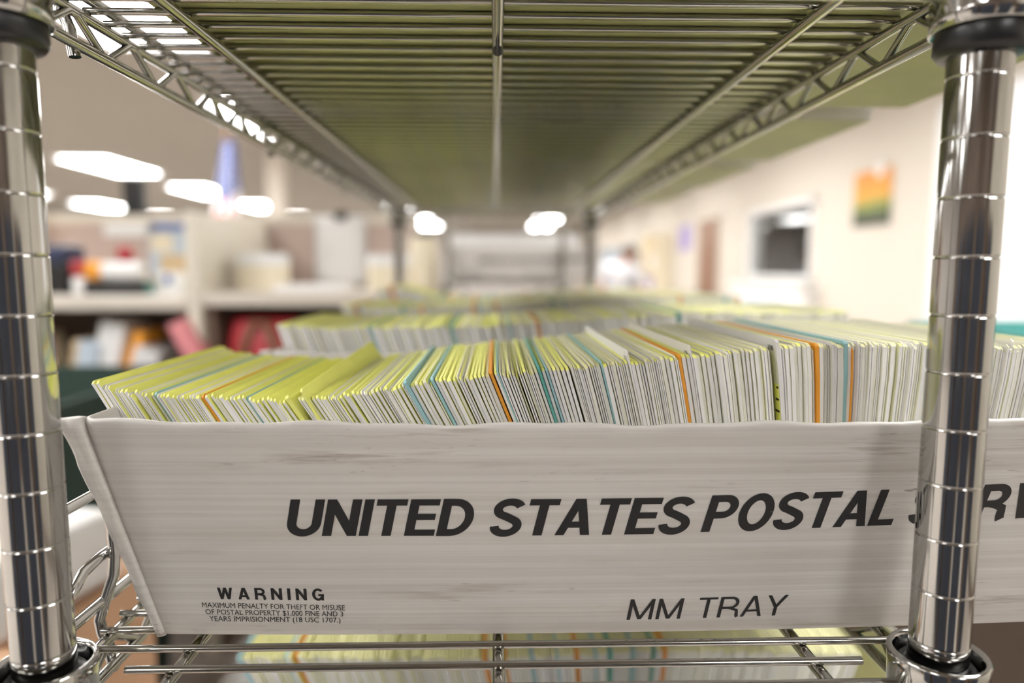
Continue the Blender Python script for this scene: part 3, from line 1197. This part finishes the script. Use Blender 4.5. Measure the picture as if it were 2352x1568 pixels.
o = box_obj('pale_carton', -1.10, -1.01, 2.50, 2.62, CT, CT + 0.085, CREAMM)
tag(o, 'pale carton by the divider panel on the left counter', 'carton')
b = MB(); b.lathe([(0, 0), (0.020, 0.003), (0.030, 0.02), (0.030, 0.037), (0.019, 0.057), (0, 0.061)], 20, x=-1.375, y=2.58, z=CT + 0.11)
o = box_obj('grey_carton', -1.425, -1.325, 2.53, 2.64, CT, CT + 0.11, GREYW)
tag(o, 'grey carton under the red ball on the left counter', 'carton')
o = b.build('red_ball', RED); tag(o, 'red ball-shaped bank resting on the grey carton', 'ball')
# pinned on the left partition
for nm, x0, x1, z0, z1, m, lab in (('notice', -1.62, -1.42, 0.135, 0.215, WHITE, 'white notice pinned to the partition beside the blue sign'),
                                   ('blue_sign', -1.44, -1.235, 0.165, 0.222, BLUE, 'blue sign pinned at the top of the partition'),
                                   ('price_sheet', -1.44, -1.235, -0.02, 0.160, LBLUE, 'pale blue sheet pinned below the blue sign'),
                                   ('round_notice', -1.43, -1.34, 0.075, 0.145, BOXC, 'small cream notice pinned on the pale blue sheet')):
    yy = 2.887 if nm != 'round_notice' else 2.884
    o = box_obj(nm, x0, x1, yy, yy + 0.003, H0 + z0, H0 + z1, m, bev=0)
    tag(o, lab, 'notice')
o = box_obj('cardboard_tube', -1.905, -1.845, 2.62, 2.68, CT, H0 + 0.34, TAN, bev=0.02)
tag(o, 'tall tan cardboard tube standing on the counter by the chrome post', 'tube')
o = box_obj('navy_binder', -1.875, -1.82, 2.42, 2.60, CT, H0 + 0.29, NAVY, bev=0.006)
tag(o, 'tall navy binder standing on the counter by the chrome post', 'binder')
o = box_obj('speaker', -1.545, -1.465, 2.90, 2.95, 1.525, 1.68, BLACKP, bev=0.006)
tag(o, 'small black speaker standing on top of the partition', 'speaker')
# on the right counter
k = empty('carton', (-0.82, 2.45, CR))
b = MB(); b.box(-0.072, 0.072, -0.06, 0.06, 0, 0.125); bevel(b.build('carton_body', BOXC, k), 0.004)
b = MB(); b.box(-0.074, 0.074, -0.062, 0.062, 0.085, 0.128); bevel(b.build('carton_lid', WHITE, k), 0.004)
tag(k, 'cream carton with pale lid beside the divider panel', 'carton')
k2 = copy_tree(k); k2.location = (-0.395, 2.55, CR); k2.rotation_euler = (0, 0, 0.3)
tag(k2, 'cream carton below the hanging white paper, beside the rear post', 'carton')
o = box_obj('paper_stack', -0.72, -0.50, 2.23, 2.45, CR, CR + 0.022, PAPERW, bev=0.002)
tag(o, 'stack of white paper on the right counter', 'paper')
k = empty('hanging_paper', (-0.645, 2.885, H0 + 0.225))
b = MB()
rows = []
for i in range(9):
    z = -0.285 * i / 8
    rows.append([(x, -0.006 - 0.010 * (i / 8) ** 2 * (1 + x * 3), z) for x in (-0.105, -0.035, 0.035, 0.105)])
b.add([q for r_ in rows for q in r_], [(4 * i + j, 4 * i + j + 4, 4 * i + j + 5, 4 * i + j + 1) for i in range(8) for j in range(3)], 0, True)
sh = b.build('paper_sheet', PAPERW, k)
sm = sh.modifiers.new('thickness', 'SOLIDIFY'); sm.thickness = 0.001
b = MB(); b.box(-0.02, 0.03, -0.016, 0.0, -0.02, 0.015); bevel(b.build('binder_clip', BLACKP, k), 0.003)
tag(k, 'long white paper clipped to the mauve partition', 'paper')
k = empty('paper_roll', (-0.265, 2.55, CR))
b = MB(); b.lathe([(0, 0), (0.052, 0), (0.055, 0.01), (0.055, 0.15), (0.048, 0.185), (0.03, 0.195)], 24); b.build('roll_body', BOXC, k)
b = MB(); b.lathe([(0.03, 0.192), (0.034, 0.194), (0.034, 0.212), (0, 0.214)], 20); b.build('dark_cap', BLACKP, k)
tag(k, 'cream canister with a dark cap at the end of the right counter', 'canister')
# under the left counter: envelopes leaning on the lower shelf
LS = CT - 0.300
for x, wd, h, lean, m, lab, cat in ((-1.52, 0.05, 0.165, -14, BOXC, 'cream envelope leaning under the left counter next to the post', 'envelope'),
                                    (-1.41, 0.03, 0.15, 8, TAN, 'tan envelope standing under the left counter', 'envelope'),
                                    (-1.37, 0.07, 0.14, 12, LBLUE, 'pale grey-blue envelope leaning under the left counter', 'envelope'),
                                    (-1.315, 0.085, 0.205, 14, PAPERW, 'large white envelope standing tallest under the left counter', 'envelope'),
                                    (-1.245, 0.035, 0.185, 22, PAPERO, 'orange envelope leaning beside the large white envelope', 'envelope'),
                                    (-1.185, 0.085, 0.115, 18, PAPERW, 'small white envelope to the right of the orange envelope', 'envelope')):
    b = MB(); b.box(-wd / 2, wd / 2, 0, 0.16, 0.0, h)
    o = b.build('large_envelope', m); bevel(o, 0.004)
    o.location = (x, 2.26 + 0.02 * (x * 10 % 1), LS + abs(sin(radians(lean))) * wd / 2)
    o.rotation_euler = (0, radians(lean), 0)
    tag(o, lab, cat, 'envelopes under the left counter')
o = box_obj('navy_tray', -1.44, -1.20, 2.225, 2.26, LS, LS + 0.022, NAVY); tag(o, 'low navy tray at the front of the shelf under the left counter', 'tray')
b = MB(); b.box(-0.028, 0.028, 0, 0.12, 0, 0.235); o = b.build('pink_folder', PINK); bevel(o, 0.003)
o.location = (-0.905, 2.16, LS + 0.01); o.rotation_euler = (0, radians(-27), 0)
tag(o, 'pink folder leaning against the front of the right counter', 'folder')
k = empty('red_tote_bag', (-0.77, 2.30, CR - 0.300))
b = MB()
rings = []
for z, sx, sy in ((0, 0.125, 0.07), (0.06, 0.135, 0.08), (0.14, 0.13, 0.07), (0.20, 0.115, 0.045), (0.215, 0.10, 0.02)):
    rings.append([(sx * cos(2 * pi * i / 20) * (1 + 0.06 * sin(5 * i)), sy * sin(2 * pi * i / 20) * (1 + 0.1 * cos(3 * i)), z) for i in range(20)])
b.loops(rings, 0, True, True, True)
b.build('bag_body', RED, k)
b = MB(); b.tube([(-0.07, -0.05, 0.02), (-0.05, -0.075, 0.12), (-0.02, -0.06, 0.20), (0.02, -0.06, 0.20), (0.05, -0.08, 0.12), (0.08, -0.06, 0.02)], 0.014, 8); b.build('strap', WOODD, k)
tag(k, 'dark red tote bag under the right counter', 'bag')

# flag behind the partition
k = empty('flag_stand', (-1.715, 4.5, 0))
b = MB(); b.lathe([(0, 0), (0.14, 0), (0.14, 0.02), (0.03, 0.05), (0.012, 0.06)], 20); b.build('stand_base', BLACKP, k)
b = MB(); b.tube([(0, 0, 0.05), (0, 0, 2.22)], 0.011, 10); b.lathe([(0, 0.035), (0.018, 0.018), (0.018, 0), (0.0, -0.01)], 12, z=2.24); b.build('pole', WOODD, k)
b = MB()
NZ, NA = 30, 36
for i in range(NZ):
    for j in range(NA):
        def pt(i, j):
            v = i / NZ
            a = 2 * pi * j / NA
            r = (0.035 + 0.062 * v) * (1 + 0.22 * sin(5 * a + 2 * v))
            return (0.012 + r * cos(a) - 0.045 * v, r * 0.75 * sin(a), 2.11 - 0.66 * v)
        v = (i + 0.5) / NZ
        edge = 0.46 - 0.10 * sin(2 * pi * j / NA)
        if v < edge:
            mi = 2 if (i % 2 == 1 and j % 3 == 1) else 0
        else:
            mi = 1 if ((j + int(v * 6)) // 3) % 2 else 2
        b.add([pt(i, j), pt(i, j + 1), pt(i + 1, j + 1), pt(i + 1, j)], [(0, 3, 2, 1)], mi, True)
b.build('flag_cloth', [FBLUE, FRED, FWHITE], k)
tag(k, 'furled blue, red and white flag on a stand behind the partition', 'flag')

# ------------------------------------------------------------------ low left: hamper, cartons
k = empty('hamper', (-1.30, 1.55, 0))
b = MB()
rings = []
for z, s in ((0.12, 0.86), (0.5, 0.93), (1.0, 1.0), (1.02, 1.0), (1.02, 0.95), (0.6, 0.9), (0.2, 0.83)):
    rings.append([(0.40 * s * x, 0.45 * s * y, z) for x, y in ((-1, -0.9), (-0.9, -1), (0.9, -1), (1, -0.9), (1, 0.9), (0.9, 1), (-0.9, 1), (-1, 0.9))])
b.loops(rings, 0, False, True, True)
b.build('canvas_body', DGREEN, k)
for x in (-0.28, 0.28):
    for y in (-0.32, 0.32):
        b = MB(); b.tube([(x - 0.02, y, 0.05), (x + 0.02, y, 0.05)], 0.05, 16); b.box(x - 0.03, x + 0.03, y - 0.03, y + 0.03, 0.09, 0.125); b.build('caster', BLACKP, k)
tag(k, 'dark green canvas mail hamper on casters at the left of the shelving unit', 'hamper')
b = MB(); b.box(-0.2, 0.2, -0.15, 0.15, 0, 0.05); o = b.build('white_parcel', PAPERW); bevel(o, 0.01); o.location = (-1.2, 1.50, 0.62); o.rotation_euler = (0, 0, 0.3)
tag(o, 'flat white parcel lying inside the dark green hamper', 'parcel')


def carton(name, x0, x1, y0, y1, z0, z1, m, label, flaps=True):
    r = empty(name, ((x0 + x1) / 2, (y0 + y1) / 2, z0))
    w_, d_, h_ = (x1 - x0) / 2, (y1 - y0) / 2, z1 - z0
    bb = MB(); bb.box(-w_, w_, -d_, d_, 0, h_); bevel(bb.build('carton_body', m, r), 0.004)
    if flaps:
        bb = MB(); bb.box(-0.025, 0.025, -d_ - 0.001, d_ + 0.001, h_ - 0.0, h_ + 0.0012); bb.build('packing_tape', TAN, r)
    return tag(r, label, 'carton')


carton('cardboard_box', -1.08, -0.50, 0.72, 1.04, 0.0, 0.46, CARD, 'brown cardboard box on the floor left of the shelving unit, lower of two')
carton('cardboard_box', -1.05, -0.53, 0.74, 1.02, 0.462, 0.86, CARD, 'brown cardboard box stacked on another left of the shelving unit')
b = MB(); b.box(-0.14, 0.14, -0.10, 0.10, 0, 0.10); o = b.build('white_parcel', PAPERW); bevel(o, 0.012); o.location = (-0.69, 0.88, 0.864); o.rotation_euler = (0, 0, -0.2)
tag(o, 'white parcel resting on the stacked cardboard box', 'parcel')

k = empty('added_tub', (-0.34, 1.75, 0.0))  # pale tub added to lighten this stretch of floor
b = MB()
rings = []
for z, q in ((0.0, 0.86), (0.02, 0.88), (0.30, 0.97), (0.31, 1.03), (0.33, 1.03), (0.33, 0.95), (0.03, 0.84)):
    rings.append([(0.30 * q * x, 0.24 * q * y, z) for x, y in ((-1, -0.92), (-0.92, -1), (0.92, -1), (1, -0.92), (1, 0.92), (0.92, 1), (-0.92, 1), (-1, 0.92))])
b.loops(rings, 0, False, True, True)
b.build('tub_body', WHITE, k)
for q in (-1, 1):
    b = MB(); b.box(-0.06, 0.06, q * 0.233 - 0.004, q * 0.233 + 0.004, 0.22, 0.26); b.build('hand_hold', GREYW, k)
tag(k, 'added pale tub standing in for lighter floor behind the bottom shelf', 'tub')

# ------------------------------------------------------------------ right: brown cabinet with teal crate
k = empty('storage_cabinet', (0.98, 0.95, 0))
b = MB(); b.box(-0.36, 0.36, -0.45, 0.45, 0.05, 0.93); bevel(b.build('cabinet_body', BROWN, k), 0.004)
b = MB(); b.box(-0.38, 0.38, -0.47, 0.47, 0.93, 0.95); bevel(b.build('cabinet_top', BROWN, k), 0.004)
for s in (-1, 1):
    b = MB(); b.box(s * 0.18 - 0.17, s * 0.18 + 0.17, -0.468, -0.45, 0.08, 0.91); dd = b.build('cabinet_door', BROWN, k); bevel(dd, 0.003)
    b = MB(); b.tube([(s * 0.04, -0.468, 0.6), (s * 0.04, -0.49, 0.6), (s * 0.04, -0.49, 0.7), (s * 0.04, -0.468, 0.7)], 0.005, 8); b.build('door_handle', CHROME, dd)
tag(k, 'dark brown storage cabinet right of the shelving unit', 'cabinet')
k = empty('teal_crate', (0.90, 0.90, 0.952))
b = MB()
rings = []
for z, s in ((0.0, 0.92), (0.02, 0.94), (0.235, 0.99), (0.24, 1.03), (0.262, 1.03), (0.262, 0.97), (0.03, 0.9)):
    rings.append([(0.19 * s * x, 0.25 * s * y, z) for x, y in ((-1, -0.94), (-0.94, -1), (0.94, -1), (1, -0.94), (1, 0.94), (0.94, 1), (-0.94, 1), (-1, 0.94))])
b.loops(rings, 0, False, True, True)
b.build('crate_body', TEALP, k)
b = MB(); b.box(-0.196, -0.185, -0.06, 0.06, 0.18, 0.21); b.build('crate_handle', NAVY, k)
tag(k, 'teal plastic crate standing on the brown cabinet', 'crate')

# cabinets added unseen behind the camera, dark shapes for the chrome posts to mirror
cab0 = None
for i, (x, ww) in enumerate(((-1.75, 1.0), (-0.62, 1.0), (0.40, 0.8), (1.75, 1.0))):
    if cab0 is None:
        cab0 = k = empty('added_cabinet', (x, -1.15, 0))
        b = MB(); b.box(-0.45, 0.45, -0.5, 0.0, 0.06, 1.45); bevel(b.build('cabinet_body', BROWN, k), 0.004)
        for sgn in (-1, 1):
            b = MB(); b.box(sgn * 0.223 - 0.217, sgn * 0.223 + 0.217, 0.0, 0.02, 0.09, 1.42); dd = b.build('cabinet_door', DARKROOM, k); bevel(dd, 0.003)
            b = MB(); b.tube([(sgn * 0.05, 0.02, 0.95), (sgn * 0.05, 0.05, 0.95), (sgn * 0.05, 0.05, 1.1), (sgn * 0.05, 0.02, 1.1)], 0.006, 8); b.build('door_handle', CHROME, dd)
    else:
        k = copy_tree(cab0)
        k.location = (x, -1.15, 0)
    k.scale = (ww, 1, 1)
    tag(k, 'added unseen dark cabinet behind the camera for chrome reflections, %s from the left' % ORD[i], 'cabinet', 'added cabinets behind the camera')

# ------------------------------------------------------------------ on the second shelving unit
o = box_obj('white_carton', -0.20, 0.34, 2.79, 3.10, H0 - 0.033, H0 + 0.142, WHITE, bev=0.01)
tag(o, 'long white carton behind the tray on the second shelving unit', 'carton')
for i, (x, y, sx, sz, m, lab) in enumerate(((-0.05, 2.62, 0.11, 0.085, PAPERW, 'rounded white parcel under the tray on the second shelving unit'),
                                            (0.115, 2.60, 0.05, 0.07, PAPERW, 'small white parcel beside the rounded white parcel'),
                                            (0.185, 2.60, 0.022, 0.075, LBLUE, 'narrow pale blue parcel on the second shelving unit'),
                                            (-0.20, 2.66, 0.05, 0.06, BOXC, 'cream parcel at the left of the second shelving unit'))):
    b = MB()
    rings = []
    for z, s in ((0, 0.85), (0.25, 1.0), (0.6, 0.95), (0.85, 0.75), (1.0, 0.4)):
        rings.append([(sx * s * cos(2 * pi * q / 16) * (1.0 + 0.1 * sin(3 * q)), 0.07 * s * sin(2 * pi * q / 16), z * sz * 1.6) for q in range(16)])
    b.loops(rings, 0, True, True, True)
    o = b.build('parcel', m, loc=(x, y, H0 - 0.298))
    tag(o, lab, 'parcel', 'parcels on the second shelving unit')

# ------------------------------------------------------------------ right wall
k = empty('whiteboard', (XR - 0.012, 3.95, H0 + 0.33))
b = MB(); b.box(0.0, 0.010, -0.62, 0.50, -0.72, 0.72); b.build('board_panel', mat('whiteboard_enamel', (0.80, 0.83, 0.86), rough=0.3, noise=0.03, nscale=5), k)
b = MB()
for (y0, y1, z0, z1) in ((-0.64, 0.52, 0.70, 0.74), (-0.64, 0.52, -0.74, -0.70), (-0.64, -0.60, -0.72, 0.72), (0.48, 0.52, -0.72, 0.72)):
    b.box(-0.008, 0.010, y0, y1, z0, z1)
b.build('board_frame', WHITE, k)
b = MB()
for i in range(5):
    b.box(-0.0012, 0.0, -0.5, -0.1, 0.35 - i * 0.16, 0.365 - i * 0.16)
b.build('grey_writing', GREYW, k)
tag(k, 'large whiteboard on the right wall behind the chrome post', 'whiteboard')
k = empty('poster', (XR - 0.006, 5.23, H0 + 0.555))
b = MB(); b.box(-0.004, 0.0, -0.26, 0.26, -0.21, 0.21); b.build('printed_sheet', POSTER, k)
b = MB(); b.lathe([(0, 0), (0.055, 0.001), (0.05, 0.006), (0, 0.008)], 20)
o = b.build('white_rosette', WHITE, k); o.rotation_euler = (0, radians(-90), 0); o.location = (-0.004, -0.10, 0.20)
tag(k, 'orange and green landscape poster on the cream right wall', 'poster')
o = box_obj('purple_poster', XR - 0.008, XR - 0.002, 10.08, 10.68, H0 + 0.30, H0 + 0.68, PURPLE, bev=0)
tag(o, 'small purple poster on the right wall beyond the brown door', 'poster')
k = empty('service_counter', (XR - 0.09, 6.95, 0))
b = MB(); b.box(-0.10, 0.085, -0.95, 0.95, 1.13, 1.17); bevel(b.build('counter_top', WHITE, k), 0.004)
b = MB(); b.box(-0.06, 0.085, -0.90, 0.90, 0.0, 1.13); b.build('counter_front', WHITE, k)
b = MB(); b.box(-0.068, -0.06, -0.60, 0.55, 0.80, 1.02); b.build('inset_panel', LBLUE, k)
tag(k, 'white service counter below the office window', 'counter')
k = empty('bookcase', (XR - 0.16, 11.6, 0))
b = MB(); b.box(0.14, 0.155, -0.45, 0.45, 0, 1.9); b.build('back_panel', BOXC, k)
for y in (-0.45, 0.43):
    b = MB(); b.box(-0.15, 0.14, y, y + 0.02, 0, 1.9); b.build('side_panel', BOXC, k)
for z in (0.05, 0.5, 0.9, 1.3, 1.6, 1.88):
    b = MB(); b.box(-0.15, 0.14, -0.43, 0.43, z, z + 0.02); b.build('shelf_board', BOXC, k)
tag(k, 'cream bookcase against the right wall beyond the brown door', 'bookcase')
for i, (y, z, h, m, lab) in enumerate(((11.35, 1.322, 0.22, WHITE, 'white box on the upper shelf of the cream bookcase'), (11.75, 1.322, 0.16, TAN, 'tan box on the upper shelf of the cream bookcase'),
                                       (11.45, 0.922, 0.25, PURPLE, 'purple box on the middle shelf of the cream bookcase'), (11.85, 0.922, 0.2, WHITE, 'white box on the middle shelf of the cream bookcase'))):
    o = box_obj('storage_box', XR - 0.29, XR - 0.06, y - 0.13, y + 0.13, z, z + h, m)
    tag(o, lab, 'box', 'boxes in the bookcase')
k = empty('locker', (2.45, 14.3, 0))
b = MB(); b.box(-0.22, 0.42, -0.3, 0.3, 0.03, 1.75); bevel(b.build('locker_body', LBLUE, k), 0.01)
b = MB(); b.box(-0.20, 0.40, -0.315, -0.30, 0.06, 1.72); b.build('locker_door', LBLUE, k)
b = MB(); b.box(0.32, 0.35, -0.335, -0.315, 0.85, 1.0); b.build('locker_handle', CHROME, k)
tag(k, 'light blue locker against the right wall behind the person', 'locker')

# ------------------------------------------------------------------ the person in the white shirt, far back on the right


def skin_body(name, pts, edges, m, parent, sub=2, root=0):
    me = bpy.data.meshes.new(name)
    me.from_pydata([p[0] for p in pts], edges, [])
    me.materials.append(m)
    o = bpy.data.objects.new(name, me)
    COL.objects.link(o)
    o.parent = parent
    sk = o.modifiers.new('skin', 'SKIN')
    sk.use_smooth_shade = True
    ly = me.skin_vertices[0] if me.skin_vertices else None
    if ly is None:
        bm = bmesh.new(); bm.from_mesh(me); bm.verts.layers.skin.verify(); bm.to_mesh(me); bm.free()
        ly = me.skin_vertices[0]
    for i, p in enumerate(pts):
        r = p[1]
        ly.data[i].radius = r if isinstance(r, tuple) else (r, r)
        ly.data[i].use_root = (i == root)
    su = o.modifiers.new('subdiv', 'SUBSURF')
    su.levels = su.render_levels = sub
    return o


per = empty('person', (1.60, 9.0, 0), radians(-20))
# x to the person's side, -y to the camera; the torso bends forward to the right over a bench
B = [((0.0, 0, 0.90), (0.15, 0.11)), ((0.02, 0, 1.05), (0.145, 0.105)), ((0.05, 0, 1.20), (0.16, 0.11)), ((0.085, 0, 1.33), (0.165, 0.10)), ((0.12, 0, 1.39), (0.06, 0.06)), ((0.145, -0.005, 1.435), (0.052, 0.055)),
     ((0.165, -0.005, 1.49), (0.078, 0.085)), ((0.175, -0.01, 1.56), (0.08, 0.092)), ((0.175, -0.005, 1.60), (0.055, 0.065)),
     ((-0.10, 0, 0.86), (0.095, 0.10)), ((-0.11, 0.0, 0.48), (0.062, 0.065)), ((-0.11, 0.02, 0.09), (0.042, 0.045)), ((-0.12, -0.12, 0.04), (0.04, 0.035)),
     ((0.10, 0, 0.86), (0.095, 0.10)), ((0.11, 0.0, 0.48), (0.062, 0.065)), ((0.11, 0.02, 0.09), (0.042, 0.045)), ((0.12, -0.12, 0.04), (0.04, 0.035)),
     ((-0.11, 0.0, 1.335), 0.062), ((-0.20, -0.05, 1.10), 0.046), ((-0.10, -0.26, 0.99), 0.034), ((-0.06, -0.33, 0.985), 0.026),
     ((0.27, 0.0, 1.31), 0.062), ((0.34, -0.06, 1.08), 0.046), ((0.27, -0.27, 0.98), 0.034), ((0.24, -0.34, 0.975), 0.026)]
ED = [(0, 1), (1, 2), (2, 3), (3, 4), (4, 5), (5, 6), (6, 7), (7, 8), (0, 9), (9, 10), (10, 11), (11, 12), (0, 13), (13, 14), (14, 15), (15, 16), (3, 17), (17, 18), (18, 19), (19, 20), (3, 21), (21, 22), (22, 23), (23, 24)]
skin_body('body', B, ED, SKIN, per)
# five fingers on each hand
for hx, hy, hz, sgn in ((-0.06, -0.34, 0.985, 1), (0.24, -0.35, 0.975, -1)):
    F, FE = [((hx, hy + 0.01, hz), 0.022)], []
    for i, (dx, ln) in enumerate(((-0.024, 0.060), (-0.008, 0.072), (0.008, 0.070), (0.023, 0.055))):
        a = len(F)
        F += [((hx + dx, hy - 0.02, hz), 0.009), ((hx + dx * 1.1, hy - 0.02 - ln * 0.6, hz - 0.004), 0.008), ((hx + dx * 1.15, hy - 0.02 - ln, hz - 0.014), 0.0065)]
        FE += [(0, a), (a, a + 1), (a + 1, a + 2)]
    a = len(F)
    F += [((hx + sgn * 0.032, hy - 0.005, hz - 0.006), 0.010), ((hx + sgn * 0.045, hy - 0.035, hz - 0.014), 0.008)]
    FE += [(0, a), (a, a + 1)]
    skin_body('hand', F, FE, SKIN, per, 1)
S = [((-0.003, 0, 0.84), (0.175, 0.135)), ((0.02, 0, 1.05), (0.172, 0.128)), ((0.05, 0, 1.20), (0.185, 0.132)), ((0.085, 0, 1.32), (0.185, 0.122)), ((0.115, 0, 1.38), (0.075, 0.075)),
     ((-0.12, 0.0, 1.335), 0.080), ((-0.205, -0.045, 1.12), 0.066), ((0.28, 0.0, 1.31), 0.080), ((0.345, -0.055, 1.10), 0.066)]
skin_body('shirt', S, [(0, 1), (1, 2), (2, 3), (3, 4), (3, 5), (5, 6), (3, 7), (7, 8)], SHIRT, per)
T = [((0.0, 0, 0.90), (0.165, 0.125)), ((-0.10, 0, 0.80), (0.112, 0.115)), ((-0.11, 0.0, 0.48), (0.085, 0.088)), ((-0.11, 0.02, 0.10), (0.07, 0.075)), ((0.10, 0, 0.80), (0.112, 0.115)), ((0.11, 0.0, 0.48), (0.085, 0.088)), ((0.11, 0.02, 0.10), (0.07, 0.075))]
skin_body('trousers', T, [(0, 1), (1, 2), (2, 3), (0, 4), (4, 5), (5, 6)], TROUS, per)
b = MB()
rings = []
for i in range(9):
    a = pi * 0.62 * i / 8
    rr = 0.105 * sin(a) + 0.001
    rings.append([(0.173 + rr * 0.86 * cos(2 * pi * q / 20), 0.012 + rr * sin(2 * pi * q / 20), 1.545 + 0.092 * cos(a) + (0.035 if sin(2 * pi * q / 20) < -0.2 and i > 5 else 0)) for q in range(20)])
b.loops(rings, 0, True, True, False)
hr = b.build('hair', HAIR, per)
sm = hr.modifiers.new('thickness', 'SOLIDIFY'); sm.thickness = 0.012
for sx in (-0.030, 0.030):
    b = MB(); b.lathe([(0, -0.008), (0.007, -0.004), (0.008, 0), (0.007, 0.004), (0, 0.008)], 12); o = b.build('eye', HAIR, per); o.location = (0.172 + sx, -0.098, 1.535)
for sx in (-0.082, 0.082):
    b = MB(); b.lathe([(0, -0.028), (0.011, -0.018), (0.014, 0), (0.013, 0.018), (0, 0.028)], 12); o = b.build('ear', SKIN, per); o.location = (0.172 + sx, 0.005, 1.525)
b = MB(); b.add([(-0.012, 0, 0), (0.012, 0, 0), (0, -0.022, 0), (0, 0.004, 0.045)], [(0, 2, 1), (0, 3, 2), (1, 2, 3), (0, 1, 3)], 0, True); o = b.build('nose', SKIN, per); o.location = (0.172, -0.092, 1.495)
b = MB(); b.box(-0.022, 0.022, -0.004, 0.004, -0.003, 0.003); o = b.build('mouth', RED, per); o.location = (0.170, -0.088, 1.470); bevel(o, 0.002)
tag(per, 'person with dark hair in a white shirt, leaning to the right in the far aisle', 'person')
